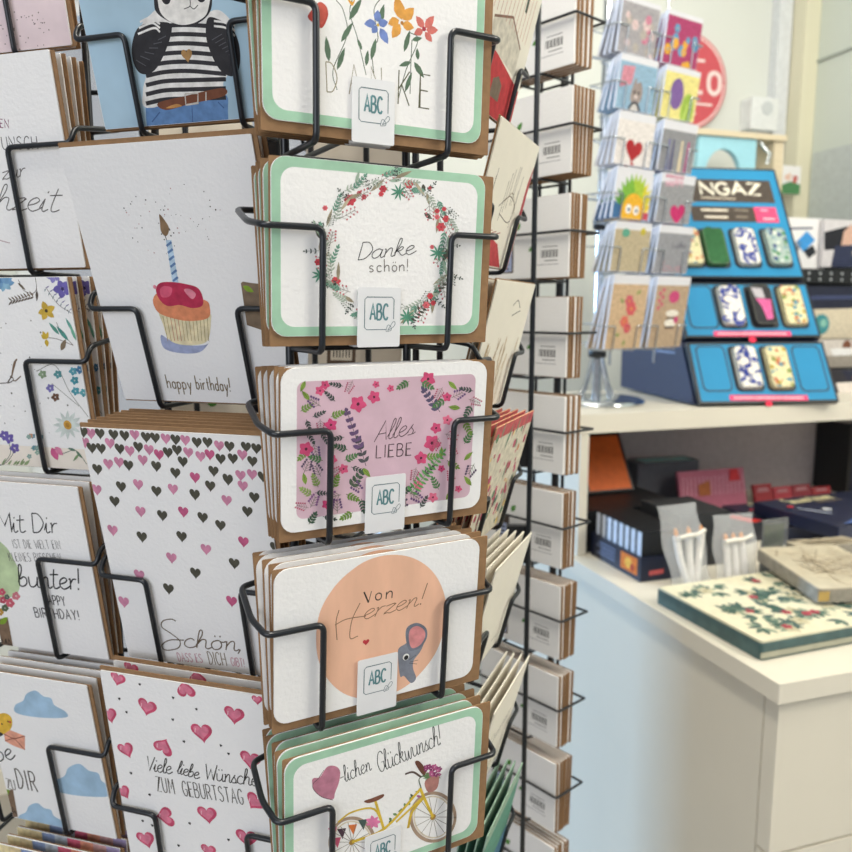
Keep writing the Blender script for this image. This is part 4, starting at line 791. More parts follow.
def art_hearts(m, w, h):
    T1 = 'p297,633 d327,633 d372,637 d408,640 p441,637 d478,645 d508,647 p543,650 d575,653 p607,655 d645,662 d680,662 p718,673 d752,675 d806,677 d272,628 p277,662 d300,680 d331,682 p360,665 d392,683 p425,690 d453,677 p488,686 q521,702 d550,695 d580,687 p617,695 p657,708 q687,702 d723,716 d763,715 p794,703 d827,724 d840,682 d319,750 p355,733 p390,727 d421,737 p468,720 d512,740 d599,725 d575,762 q639,777 d700,756 d747,785 p788,770 p826,767 p317,817 d397,807 p453,800 d513,822 p567,815 d638,832 q689,805'
    T2 = 'd349,155 d593,135 d650,63 d693,87 p690,152 p732,76 d774,143 d800,80 p428,186 d494,198 q558,187 d617,204 d671,228 d753,186 p832,216 p343,243 d432,263 d553,262 q741,278 p627,301 p522,327 d713,344 d595,373 p424,379 d513,421 p377,461 q705,459 d838,295 p739,108 d640,108'
    for T, k, ox, oy in ((T1, 3.277, 0, 240), (T2, 3.043, 0, 450)):
        for s in T.split():
            x, y = map(float, s[1:].split(',')); m.heart(x / k + ox, y / k + oy, 13, {'d': DKH, 'p': PKH, 'q': PK2}[s[0]], rot=-.1, wide=.85)
    g = '#6b5b48'
    m.line([(176, 621), (171, 619), (163, 621), (162, 627), (172, 634), (180, 641), (178, 648), (166, 650), (162, 645), (170, 640), (184, 640)], 1., g)
    m.text('chön,', 184, 647, 241, 651, 17, g, 1.0, slant=.2, track=.5)
    m.text('DASS ES', 179, 661, 203, 662.5, 8, '#c98f9f', .6, track=1.8); m.text('DICH', 210, 664, 227, 665.5, 12, '#7c6a50', .7, track=1.8); m.text('GIBT!', 232, 665.5, 245, 667, 8, '#c98f9f', .6, track=1.8)
def art_viele(m, w, h):
    K = 4.021
    for x, y, s, a in ((72, 155, 13, .3), (37, 300, 14, -.2), (190, 268, 16, .25), (345, 200, 16, 3.0), (540, 300, 17, .1), (632, 240, 9, 0), (410, 370, 18, -.1), (105, 440, 14, -.35), (255, 430, 16, 3.6), (605, 480, 17, .1), (95, 610, 12, -.5), (625, 650, 16, .6), (432, 700, 16, -.1), (265, 710, 16, 1.4), (590, 795, 17, 0), (185, 800, 15, -.25), (437, 845, 12, 0)):
        s *= 1.22; X, Y = 100 + x / K, 640 + y / K; m.heart(X, Y, s, '#c84a6c', rot=-a, wide=1); m.heart(X - .6, Y - .4, s * .72, '#d97a94', rot=-a); m.line([(X - s*.3, Y - s*.18), (X - s*.32, Y + s*.02)], .8, '#f0c0cc', False)
    for x, y in ((160, 178), (78, 236), (107, 290), (294, 232), (293, 320), (388, 278), (338, 408), (486, 424), (517, 457), (668, 300), (125, 535), (200, 622), (172, 727), (210, 745), (361, 737), (517, 803), (316, 826)): m.heart(100 + x / K, 640 + y / K, 3.4, '#2f2c2c', rot=random.uniform(-.4, .4), wide=.8)
    g = '#37332f'
    m.text('Viele', 146, 770, 171, 774, 14, g, .9, slant=.3, track=.3); m.text('liebe', 177, 773, 198, 779, 13, g, .9, slant=.3, track=.3); m.text('Wünsche', 205, 779, 257, 786, 15, g, .9, slant=.25, track=.3)
    m.text('ZUM', 158, 791, 175, 794, 14, '#4a443e', .8, track=2.4); m.text('GEBURTSTAG', 184, 795.5, 244, 804.5, 14, '#4a443e', .8, track=2)
for i, (c, t, art, desc, n, dt, gp) in enumerate((((-.1396, .4608, .169), 14, art_panda, 'blue card with a panda in a striped sweater', 2, 1.5, .004), ((-.1396, .4608, .0089), 17.1, art_cup, 'white card with a pink cupcake and candle', 2, 2.2, .004),
        ((-.1439, .4616, -.1513), 11.4, art_hearts, 'white card with scattered pink and dark small hearts', 7, 1.7, .0036), ((-.1448, .4605, -.3074), 7.5, art_viele, 'white card with large pink hearts and German birthday wishes', 2, 3.2, .0055))):
    h2 = [.177, .182, .193, .185][i]; b, top = c2(*c, t, h2)
    stack(desc + 's', desc, b, Y2, R(t), .144 * K2, h2 * K2, n, art, env=(.148 * K2, (h2 + .0045) * K2, .0012, -.0015), dt=R(dt), gap=gp, seed=30 + i, jit=.0015)
    pocket(rackA, invA, frame(b, Y2), .144, .185, R(t), .046, .0400 * K2, .080 * K2, {0: .056, 1: .068, 2: .072, 3: .063}[i] * K2, xs=.001, drop=.005, kick=.012, side_kick=.001)
cc = Vector((-.143, .461, 0)) * S2
grid(cc.x, cc.y + .0, Y2, .046, (-.046, .046), .25, 2.1, .1984, 1.5 - .414)

# ================= far left column (portrait cards)
Y1 = R(-16)
def art_pinkdots(m, w, h):
    m.poly(rrect(-w/2 + .0002, w/2 - .0002, .0002, h - .0002, .0006, 1), mat('pink_blush', '#e9d6da', .85, noise=.14, nscale=22)); rr = random.Random(6)
    for k in range(40): m.disc(rr.uniform(0, 55), rr.uniform(12, 52), rr.uniform(.4, .9), '#6a5a58', n=6)
def art_zeit(m, w, h):
    m.text('HERZLICHEN', -38, 125, 9, 128, 8, '#8a4a6a', .9, track=2); m.text('GLÜCKWUNSCH', -42, 150, 38, 149, 12, '#4a4446', .9, track=2); m.text('zur', 2, 180, 25, 176, 15, '#6a6462', .9, slant=.25, track=.3); m.text('Hochzeit', -48, 208, 57, 212, 24, '#5c5856', 1., slant=.3, track=.3)
    m.line([(-45, 240), (-20, 236), (10, 243)], .8, '#b89aa0')
def art_meadow(m, w, h):
    m.poly(rrect(-w/2 + .0002, w/2 - .0002, .0002, .018, .0006, 1), mat('cream_wash', '#efe6da', .85, noise=.05)); rr = random.Random(8); s = 3.277
    def q(x, y): return x / s, 240 + y / s
    def fl(x, y, r, c, mid='#3a3030', n=5): X, Y = q(x, y); m.flower(X, Y, r / s, c, mid, n, .5, .85)
    def lf(x0, y0, x1, y1, wd, c): a, b = q(x0, y0), q(x1, y1); m.leaf(*a, *b, wd / s, c)
    def ln(P, c, wd=.6): m.line([q(*p) for p in P], wd, c)
    for k in range(8): a = k * .8; lf(10, 140, 10 + 38*math.cos(a), 140 + 30*math.sin(a), 24, rr.choice(['#6f9ac0', '#8ab4cc', '#5a86b4']))
    for P in ([(115, 115), (118, 165), (85, 185), (40, 200)], [(60, 130), (78, 165), (110, 178)], [(120, 150), (120, 200)]): ln(P, '#5a4a42')
    for k in range(8): x = 40 + k * 10; lf(x, 200 - k*2, x - 14, 188 - k*3, 6, '#6a5a48'); lf(x, 200 - k*2, x - 12, 214 - k*3, 6, '#5a4a3e')
    lf(58, 140, 85, 165, 9, '#6a5e4c'); lf(121, 165, 121, 200, 11, '#5a4e44')
    fl(205, 160, 32, '#6a60aa', '#3a3068'); fl(175, 118, 24, '#8a84c0'); fl(236, 112, 22, '#7a78b8'); ln([(150, 155), (190, 210), (235, 240)], '#7a6a72')
    for k in range(7): x, y = 150 + k*13, 158 + k*12; lf(x, y, x + 12, y - 8, 4, '#8a86a8'); lf(x, y, x - 4, y + 12, 4, '#7a8a90')
    for a in ((152, 232, 140, 200, 26), (152, 232, 180, 218, 22), (152, 232, 125, 240, 22), (152, 232, 140, 262, 24), (152, 232, 178, 254, 22)): lf(*a, '#caa83e')
    X, Y = q(152, 232); m.disc(X, Y, 1.8, '#4a3a28')
    ln([(240, 345), (200, 300), (185, 270)], '#6a5a52'); ln([(240, 345), (190, 325), (160, 320)], '#6a5a52'); lf(195, 310, 160, 270, 14, '#5a9a8a'); lf(225, 330, 185, 282, 16, '#4a8f86'); lf(240, 300, 215, 255, 12, '#62a096'); lf(250, 330, 228, 275, 12, '#6aa890'); lf(200, 362, 216, 325, 18, '#7a6a56')
    for a in ((152, 325, 140, 298, 16), (152, 325, 158, 300, 12), (150, 325, 135, 310, 14), (152, 325, 155, 350, 16)): lf(*a, '#d0b038')
    ln([(120, 430), (180, 410), (230, 500), (290, 580)], '#7a7a72'); ln([(170, 470), (230, 520), (260, 545)], '#8a8a84')
    for x, y, c in ((165, 485, '#7a74b4'), (182, 515, '#6a4a3a'), (190, 440, '#5a9aa0'), (240, 430, '#5aa0b0'), (245, 460, '#4a98a6'), (248, 495, '#4c96a4'), (262, 425, '#4a80a8'), (275, 500, '#5aa0a8'), (140, 440, '#8aa080')): fl(x, y, 15, c, None, 5)
    for k in range(12): a = k * .5236; lf(222, 606, 222 + 48*math.cos(a), 606 + 48*math.sin(a), 15, '#cdd6d2')
    X, Y = q(222, 606); m.disc(X, Y, 4.5, '#c4963a'); m.disc(X, Y, 2.4, '#a87a2c')
    lf(170, 680, 190, 722, 28, '#cc5c8c'); lf(180, 678, 208, 705, 24, '#dd86a8'); ln([(205, 700), (250, 690), (285, 735)], '#6a7a6a'); lf(250, 690, 222, 682, 9, '#5a7a6a'); lf(260, 700, 240, 725, 8, '#7a9a6a'); lf(270, 715, 248, 690, 9, '#62806a')
    for x, y in ((30, 650), (48, 682), (14, 640)): fl(x, y, 18, '#6a5aa6', None, 5); 
    ln([(30, 660), (34, 700), (10, 735)], '#5a6a5a'); ln([(48, 690), (30, 720), (8, 738)], '#6a6a5a')
    for k in range(10): x = 90 + rr.random() * 45; y = 640 + rr.random() * 85; fl(x, y, 9, rr.choice(['#9ab8a8', '#8aa8a0', '#c08a6a', '#5a8a9a']), None, 5)
    for k in range(8): x = rr.random() * 90; lf(x, 738, x + 14, 724 - rr.random()*10, 6, '#8aa070')
    for k in range(26): X, Y = q(rr.uniform(0, 230), rr.uniform(230, 640)); m.disc(X, Y, rr.uniform(.35, 1), '#6a625e', n=6)
    m.line([(-40, 384), (5, 383), (14, 380)], .8, '#4a3c34'); m.line([(16, 361), (12, 375), (8, 382), (12, 377), (15, 381), (21, 376)], 1., '#6a5444')
    m.line([(12, 376), (14, 364), (17, 359)], 1.6, '#7a6450')
def art_mitdir(m, w, h):
    s = 5.68
    m.blob([(-12, 540), (4, 545), (14, 560), (20, 575), (18, 592), (6, 598), (-14, 596)], mat('green_wash', '#bccfa4', .85, noise=.25, nscale=50))
    for x, y, r, c in ((16, 596, 4.5, '#d07a86'), (10, 603, 5, '#c85a6c'), (3, 600, 4, '#b84a5e'), (7, 597, 3, '#55605a'), (5, 608, 4, '#5a6a50'), (0, 612, 4, '#b88a3a'), (2, 592, 4, '#c8506a')): m.flower(x, y, r, c, None, 5, fat=1)
    g = '#2e2d2f'
    m.text('Mit Dir', -1, 532, 58, 533, 18, g, 1.1, slant=.15, track=.5); m.text('IST DIE WELT EIN', 14, 548, 61, 549, 8, '#6a6668', .5, track=2.2); m.text('KLEINES BISSCHEN', 10, 561, 62, 562, 8, '#6a6668', .5, track=2.2)
    m.text('bunter!', 19, 586, 80, 590, 20, g, 1.3, slant=.15, track=.3); m.text('HAPPY', 45, 604, 66, 606, 9, '#4a4648', .9, track=2); m.text('BIRTHDAY!', 36, 617, 80, 620, 9, '#4a4648', .9, track=2)
    m.blob([(-10, 618), (8, 618), (14, 650), (-10, 650)], '#7d6550', False); m.text('KARMA', -10, 645, 13, 647, 7, '#3a3028', .9); m.leaf(0, 624, 8, 617, 5, '#7fa02c')
def cloud(m, x, y, k, c='#a4c4de'):
    m.blob([(x - 22*k, y + 8*k), (x - 23*k, y + 1*k), (x - 16*k, y - 3*k), (x - 13*k, y - 9*k), (x - 5*k, y - 12*k), (x + 2*k, y - 7*k), (x + 9*k, y - 5*k), (x + 12*k, y + 1*k), (x + 22*k, y + 7*k), (x + 22*k, y + 12*k), (x - 2*k, y + 12*k)], mat('cloud_wash', c, .85, noise=.16, nscale=60))
def art_cloud(m, w, h):
    cloud(m, 41, 704, 1.12); cloud(m, 86, 780, 1.35); cloud(m, 42, 815, 1.0)
    m.blob([(-6, 724), (-4, 716), (4, 713), (11, 717), (12, 726), (7, 733), (-2, 734)], '#e0b43c'); m.disc(10, 722, 1.2, '#c84a3a'); m.disc(2, 724, .9, '#2a2420'); m.disc(8, 721.5, .8, '#2a2420'); m.blob([(-8, 730), (0, 732), (3, 735), (-6, 738)], '#2c2828')
    m.blob([(4, 734), (10, 730), (25, 736), (25, 750), (14, 746), (5, 741)], '#e2a088', False); m.line([(4, 734), (14, 739), (25, 736)], .8, '#8a4a3c', False); m.line([(5, 741), (14, 738), (25, 750)], .7, '#8a4a3c', False)
    m.text('Liebe', -24, 765, 14, 759, 17, '#2c2c2e', 1.1, slant=.2, track=.3); m.text('DER WEG ZU', -26, 782, 16, 790, 9, '#9a9692', 1., track=2); m.text('DIR', 19, 788, 38, 792, 18, '#4f463c', 1.2, track=2.5)
    m.blob([(-8, 788), (13, 789), (18, 817), (-6, 814)], '#7d6550', False); m.text('KARMA', -9, 811, 17, 815, 7, '#3a3028', .9); m.leaf(0, 794, 10, 790, 6, '#7fa02c')
def art_rainbow(m, w, h):
    cs = ['#e8d8a8', '#d8c498', '#8a9cc4', '#b4bcc8', '#d8627c', '#e89a80', '#d8a8a8', '#b0a0c8']
    for k, c in enumerate(cs): x0 = -w/2 + .0003 + (w - .0006) * k / 8; m.poly([(x0, .001), (x0 + w/8 - .0001, .001), (x0 + w/8 - .0001, h - .0003), (x0, h - .0003)], ink(c, .3))
for i, (c, t, art, desc, n, dt, gp, base) in enumerate((((-.307, .5985, .262), 9.1, art_pinkdots, 'pale pink speckled card at the far left', 2, 2, .006, PAPER), ((-.307, .5985, .1059), 9.2, art_zeit, 'white wedding card with thin handwriting', 4, 2.0, .0055, PAPER),
        ((-.306, .5994, -.0482), 8.5, art_meadow, 'card with a meadow of watercolour flowers', 5, 2.2, .0055, PAPER), ((-.3072, .5985, -.2023), 9.1, art_mitdir, 'birthday card with black handwriting and green wash', 3, 2.8, .0065, PAPER),
        ((-.310, .5987, -.3595), 9.1, art_cloud, 'card with blue clouds and a small yellow bird', 5, 2.2, .0055, PAPER), ((-.312, .5987, -.518), 5.0, art_rainbow, 'rainbow striped card at the bottom left', 5, 1.7, .0070, PAPER))):
    S1 = 1.06; c = Vector(c); c = Vector((c.x * S1, c.y * S1, c.z * S1)); b, up = bottom(c, Y1, R(t), .148 * S1)
    stack(desc + 's', desc, b, Y1, R(t), .105 * S1, .148 * S1, n, art, env=(.108 * S1, .1485 * S1, .0015, -.0008), dt=R(dt), gap=gp, seed=50 + i, jit=.0018, base=base)
    pocket(rackA, invA, frame(b, Y1), .105, .148, R(t), .052 if i < 5 else .085, .0355, .0935, .090, xs=-.0295, drop=.0042, kick=.012)
grid(-.307 * 1.06, .5985 * 1.06, Y1, .060, (-.03, .03), .25, 2.1, .1639, 1.5 - .302 * 1.06 + .01)

# ================= right side column, seen edge-on
Y4 = R(68.6)
def plainart(fn):
    return fn
def art_church(m, w, h):
    m.poly([(-w*.5 + .001, 0), (w*.5 - .001, 0), (w*.5 - .001, h*.30), (-w*.5 + .001, h*.46)], '#c4383e'); m.poly([(-w*.35, h*.42), (w*.3, h*.36), (w*.3, h*.56), (0, h*.68), (-w*.35, h*.58)], '#d9d2c4'); m.line([(-w*.35, h*.58), (0, h*.69), (w*.3, h*.56)], .002, '#8a6a5a', False, raw=True)
    for k in range(12): x = -w*.4 + k*w*.07; m.line([(x, h*.62), (x + .003, h*.95)], .0008, '#c88a78', raw=True)
    m.poly([(-w*.1, h*.12), (w*.1, h*.12), (w*.1, h*.24), (0, h*.28), (-w*.1, h*.24)], '#7a6a5a'); m.poly([(w*.2, h*.8), (w*.24, h*.8), (w*.24, h*.9), (w*.2, h*.9)], '#4a5a4a')
def art_heart_red(m, w, h):
    rr = random.Random(5)
    for k in range(9): x = rr.uniform(-w*.35, w*.3); y = rr.uniform(h*.3, h*.5); m.line([(x, y), (x + .004, y + h*.3)], .0008, '#5a4a42', raw=True)
    m.line([(-w*.1, h*.45), (w*.1, h*.55), (w*.28, h*.48), (w*.2, h*.36), (-w*.05, h*.4)], .0009, '#6a5a4c', raw=True); m.line([(0, h*.5), (w*.15, h*.58), (w*.3, h*.44)], .0008, '#8a7a62', raw=True)
    m.poly([(w*.42, 0), (w*.5 - .0005, 0), (w*.5 - .0005, h*.85), (w*.44, h*.7)], '#b8404a'); m.poly([(-w*.5 + .001, 0.001), (w*.3, 0.001), (w*.1, h*.18), (-w*.5 + .001, h*.3)], '#c8474c')
    for k in range(3): m.line([(-w*.2 + k*.012, h*.25), (-w*.1 + k*.012, h*.27)], .0008, '#b04a4a', raw=True)
def art_grass(m, w, h):
    rr = random.Random(7)
    for k in range(22): x = rr.uniform(-w*.45, w*.42); y = h * rr.uniform(.35, .68); m.line([(x, 0.002), (x + .002, y*.6), (x + rr.uniform(-.003, .006), y)], .0009, '#c0a888', raw=True); m.leaf(x, y * .8, x + .004, y, .0035, rr.choice(['#cdb692', '#b8a080', '#d8c4a6']))
    m.line([(w*.02, h*.82), (w*.12, h*.86), (w*.22, h*.8)], .0009, '#6a6258', raw=True); m.line([(w*.05, h*.74), (w*.25, h*.78)], .0009, '#6a6258', raw=True)
def art_florals(m, w, h):
    m.poly([(-w*.5 + .0004, .0004), (w*.5 - .0004, .0004), (w*.5 - .0004, h - .0004), (-w*.5 + .0004, h - .0004)], '#ddd5c2'); m.poly([(-w*.5 + .0004, h*.9), (w*.5 - .0004, h*.9), (w*.5 - .0004, h - .0004), (-w*.5 + .0004, h - .0004)], '#cc6064'); rr = random.Random(9)
    for k in range(70): m.disc(rr.uniform(-w*.45, w*.45), rr.uniform(.004, h*.96), rr.uniform(.0015, .005), rr.choice(['#b84860', '#d88a5a', '#6a8a6a', '#e0d4c0', '#c85a78', '#4a6a5a', '#e8c878']), n=8)
    for k in range(16): x, y = rr.uniform(-w*.4, w*.4), rr.uniform(.01, h*.9); m.leaf(x, y, x + .004, y + .018, .004, rr.choice(['#6a8a6a', '#b84860', '#7a9a80']))
def art_sparse(m, w, h):
    rr = random.Random(12); m.line([(w*.1, h*.12), (w*.3, h*.1)], .0008, '#9a948c', raw=True)
    for k in range(5): m.leaf(-w*.45, h*.1, -w*.3 + k*.006, h*.2 - k*.004, .004, rr.choice(['#a8c040', '#8a6a3a', '#6a8a3a']))
def art_script(m, w, h):
    m.text('Sommer', -w*.3, h*.5, w*.35, h*.5, .014, '#8a857c', .0008, slant=.2, raw=True, track=.3)
    for k in range(6): m.leaf(-w*.3 + k*.012, h*.1, -w*.28 + k*.012, h*.28, .004, '#c8bca0')
def art_green(m, w, h):
    m.poly([(-w*.5 + .0004, .0004), (w*.5 - .0004, .0004), (w*.5 - .0004, h*.85), (-w*.5 + .0004, h*.85)], '#5f9a86'); m.poly([(-w*.5 + .0004, .0004), (w*.5 - .0004, .0004), (w*.5 - .0004, h*.35), (-w*.5 + .0004, h*.35)], '#4a7fa0')
S4 = 1.15
z4 = [.1592, .0495, -.0579, -.1606, -.2651, -.3753, -.4773]; t4 = [14.9, 15.1, 14.3, 15, 15.2, 15.4, 12.4]
spec = [(art_church, 'card with a red and white house', 1, PAPER_W), (art_heart_red, 'cream card with dark twigs and red edge', 1, PAPER_W), (art_grass, 'cream card with dried grasses', 2, PAPER_W), (art_florals, 'red patterned flower card', 5, mat('mixed_edge', '#e0a684', .8, noise=.35, nscale=160)),
        (art_sparse, 'cream card with a small leafy corner', 5, PAPER_W), (art_script, 'cream card with faint lettering', 4, PAPER_W), (art_green, 'green and blue watercolour card', 4, mat('sage_edge', '#9ab8a4', .8, noise=.2, nscale=120))]
for i, (art, desc, n, base) in enumerate(spec):
    t = R(t4[i]); b, up = bottom((.0504, .606, z4[i]), Y4, t, .160); hh = .0985 * S4
    topc = EYE + (Vector((.0504, .606, z4[i])) + up * .0825) * S4; b = topc - up * hh
    stack(desc + 's', desc, b, Y4, t, .108 * S4, hh, n, art, env=(.110 * S4, hh + .002, .0, -.0012) if i < 3 else None, dt=R(.4), gap=.0070, raw=True, seed=70 + i, jit=.0006, base=base)
    pocket(rackA, invA, frame(b, Y4), .108, hh, t, .060, .040, .069, .046, drop=.0036, kick=.012)
grid(.0504 * S4, .606 * S4, Y4, .060, (-.03, .03), .25, 2.1, .109, 1.5 - .45)

# ================= columns round the back, glimpsed through the gaps
def art_back(m, w, h):
    m.poly([(-w*.02, h*.1), (w*.3, h*.1), (w*.3, h*.36), (-w*.02, h*.36)], '#5a4a3e'); m.poly([(w*.02, h*.13), (w*.26, h*.13), (w*.26, h*.28), (w*.02, h*.28)], '#d8d2c6')
    for k in range(6): m.line([(w*(.05 + k*.035), h*.15), (w*(.05 + k*.035), h*.24)], .0012, '#3a3634', False, raw=True)
    m.leaf(-w*.05, h*.9, w*.06, h*.93, .008, '#4f8a3a')
BACK = mat('paper_back', '#cfc8bd', .85, noise=.03)
nb = 0
for j, (yaw, ap) in enumerate(((R(160), .15), (R(-145), .165))):
    n_ = Vector((math.sin(yaw), -math.cos(yaw), 0)); c0 = AX + n_ * ap
    first = None
    for z in (.165, .005, -.155, -.315):
        b = Vector((c0.x, c0.y, 1.5 + z - .075)); desc = ['dim pale card seen through the rack', 'dim card behind the far left column'][j]
        if first is None:
            m = MB(); m.prism(rrect(-.052, .052, 0, .147, .001, 1), -.0012, 0, BACK); m.z = 0
            k = MB(); k.zs = 1e-5
            first = tag(empty('greeting_card', frame(b, yaw, R(6))), None, 'greeting card', desc + 's'); m.build('folded_card', first)
            k.prism(rrect(-.054, .054, 0, .149, .001, 1), -.0030, -.002, BACK); k.z = 0; art_back(k, .104, .147)
            k.v = [(x, y, (-.0031 - z_) if z_ > 0 else z_) for x, y, z_ in k.v]; k.build('card_back', first); o = first
        else:
            o = first.copy(); COL.objects.link(o)
            for ch in list(first.children): c = ch.copy(); COL.objects.link(c); c.parent = o
            o.matrix_world = frame(b, yaw, R(6))
        o['label'] = desc + ', ' + {.165: 'in its top tier', .005: 'second tier down', -.155: 'third tier down', -.315: 'lowest tier'}[z]
        pocket(rackA, invA, frame(b, yaw), .105, .148, R(6), .030, .010, .060, .078, drop=.0040, kick=.016)
    m = MB(); o_ = c0 - n_ * .03; rt = Vector((math.cos(yaw), math.sin(yaw), 0))
    for s in (-.03, .03): p = o_ + rt * s; m.tube([(p.x, p.y, .25), (p.x, p.y, 2.1)], .003, WIRE)
    m.build('back_grid', rackA, invA)

# ================= second black rack: stacks of card backs with barcodes
Y5 = R(-48.4); W5 = .148
rackB = tag(empty('card_spinner_rack', Matrix.Translation((.207, 1.235, 0))), 'second black wire rack, of pockets showing white card backs with barcodes', 'rack'); invB = rackB.matrix_world.inverted()
m = MB(); m.tube([(0, 0, .03), (0, 0, 2.2)], .006, WIRE, 16); m.build('centre_pole', rackB)
m = MB(); m.lathe([(0, .03), (.06, .03), (.21, .012), (.215, .0005), (0, .0005)], WIRE, 40); m.build('base_plate', rackB)
pp = Vector((.127, .945, 0))
m = MB(); m.tube([(pp.x, pp.y, .25), (pp.x, pp.y, 2.15)], .0033, WIRE, 10); m.build('outer_upright', rackB, invB)
for z in (1.5 - .165, 1.5 - .288):
    m = MB(); d_ = pp - Vector((.115, .985, 0)); m.add([(pp.x + x, pp.y + .0045 + y, z + k) for k in (-.024, .024) for x, y in ((-.026, 0), (.004, 0), (.004, .012), (-.026, .012))], [(0, 3, 2, 1), (4, 5, 6, 7), (0, 1, 5, 4), (1, 2, 6, 5), (2, 3, 7, 6), (3, 0, 4, 7)], BLACK); m.build('clamp', rackB, invB)
def art_bar(m, w, h):
    x0, y0 = w*.5 - .046, .026
    for k in range(15): wd = (.0008, .0014, .0022)[(k * 7) % 3]; m.poly([(x0 + k*.0019, y0), (x0 + k*.0019 + wd*.7, y0), (x0 + k*.0019 + wd*.7, y0 + .010), (x0 + k*.0019, y0 + .010)], '#2c2c30')
    m.line([(x0 + .002, y0 + .014), (x0 + .028, y0 + .014)], .0011, '#8a8a90', False, raw=True); m.line([(x0 - .01, y0 - .009), (x0 + .03, y0 - .009)], .0009, '#a0a0a6', False, raw=True); m.line([(x0 + .006, y0 - .004), (x0 + .028, y0 - .004)], .0012, '#77777d', False, raw=True)
    m.leaf(x0 - .022, .036, x0 - .010, .042, .006, '#4f8a3a'); m.leaf(-w*.12, .064, -w*.06, .074, .008, '#4f8a3a')
    m.poly(rrect(-w*.32, -w*.14, .008, .056, .002), '#54463e'); m.poly([(-w*.30, .010), (-w*.16, .010), (-w*.16, .044), (-w*.30, .044)], '#a8b4d8')
    for k in range(5): m.line([(-w*.27, .014 + k*.006), (-w*.2, .014 + k*.006)], .0028, '#2a2a38', False, raw=True)
z5 = [1.5 + .3589 - .1307 * i for i in range(10)]
ns5 = [4, 6, 5, 4, 3, 4, 6, 5, 6, 5]
whr = ['top', 'second', 'third', 'fourth', 'fifth', 'sixth', 'seventh', 'eighth', 'ninth', 'tenth']
nn = Vector((math.sin(Y5), -math.cos(Y5), 0)); rt5 = Vector((math.cos(Y5), math.sin(Y5), 0))
for i, z in enumerate(z5):
    b = Vector((.134, 1.0872, z - .0525)); edge = [KRAFT, PAPER, PAPER, KRAFT, KRAFT, KRAFT, PAPER_W, KRAFT, PAPER_W, PAPER_W][i]
    d = 'white card back with barcode, %s pocket of its column' % whr[i]
    g5 = [.0085, .0068, .0065, .007, .010, .0065, .0055, .006, .0055, .006][i]
    stack('card backs in the %s barcode pocket' % whr[i], d, b, Y5, 0, W5, .105, ns5[i], art_bar, env=(.150, .107, .0015, -.0012), raw=True, dt=R(.35), gap=g5, seed=90 + i, jit=.0015, thick=g5 * .5, et=g5 * .3)
    fr = frame(b, Y5); m = MB(); D = .055
    g = .004
    m.tube(fillet([(W5/2 + .006, .058, -D), (W5/2 + .006, .058, g), (-W5/2 - .006, .058, g), (-W5/2 - .006, .058, -D)], .004), .0018, WIRE)
    m.tube(fillet([(W5*.18, -.0035, -D), (W5*.18, -.0035, g), (-W5*.18, -.0035, g), (-W5*.18, -.0035, -D)], .004), .0018, WIRE)
    m.tube([(-W5/2 - .006, .058, -D), (W5/2 + .006, .058, -D)], .0018, WIRE); m.tube([(-W5*.18, -.0035, -D), (W5*.18, -.0035, -D)], .0018, WIRE)
    m.build('wire_pocket', rackB, invB @ fr)
m = MB(); 
for s in (-.0266, .0266): p = Vector((.134, 1.0872, 0)) - nn * .0592 + rt5 * s; m.tube([(p.x, p.y, .25), (p.x, p.y, 2.15)], .0024, WIRE)
m.build('back_grid', rackB, invB)

# ================= chrome countertop spinner with small cards
Y6 = R(33.5); T6 = R(13.43); rt6 = Vector((math.cos(Y6), math.sin(Y6), 0)); n6 = Vector((math.sin(Y6), -math.cos(Y6), 0))
AX6 = Vector((.425, 1.955, SH)); rackC = tag(empty('counter_spinner', Matrix.Translation(AX6)), 'chrome countertop card spinner on the shelf board', 'rack'); invC = rackC.matrix_world.inverted()
m = MB(); m.lathe([(0, .014), (.105, .014), (.118, .009), (.12, .0025), (.118, .0005), (0, .0005)], CHROME, 48); m.build('base_disc', rackC)
m = MB(); m.tube([(0, 0, .014), (0, 0, 1.05)], .011, CHROME, 20); m.build('pole', rackC)
for k in range(4):
    a = k * math.pi / 2 + .5; m = MB(); m.tube(cat([(.055*math.cos(a), .055*math.sin(a), .014), (.035*math.cos(a), .035*math.sin(a), .05), (.012*math.cos(a), .012*math.sin(a), .12)], 5), .005, CHROME); m.build('foot_strut', rackC)
m = MB(); m.lathe([(.0112, .11), (.022, .115), (.022, .135), (.0112, .14)], BLACK, 20); m.build('collar', rackC)
m = MB(); m.lathe([(.0112, .42), (.02, .425), (.02, .455), (.0112, .46)], BLACK, 20); m.build('collar', rackC)
def q_(fn): return fn
def Fl(c1, c2, c3, bg):
    def f(m, w, h):
        m.poly([(-w*.5+.0005, .0005), (w*.5-.0005, .0005), (w*.5-.0005, h*.94), (-w*.5+.0005, h*.94)], bg); rr = random.Random(len(c1) + len(bg) * 3 + int(bg[1:3], 16))
        for k in range(22): x, y = rr.uniform(-w*.4, w*.4), rr.uniform(h*.06, h*.86); r = rr.uniform(.007, .013); m.flower(x, y, r, rr.choice([c1, c2, c3]), rr.choice([c2, c3]), 6, fat=1)
    return f
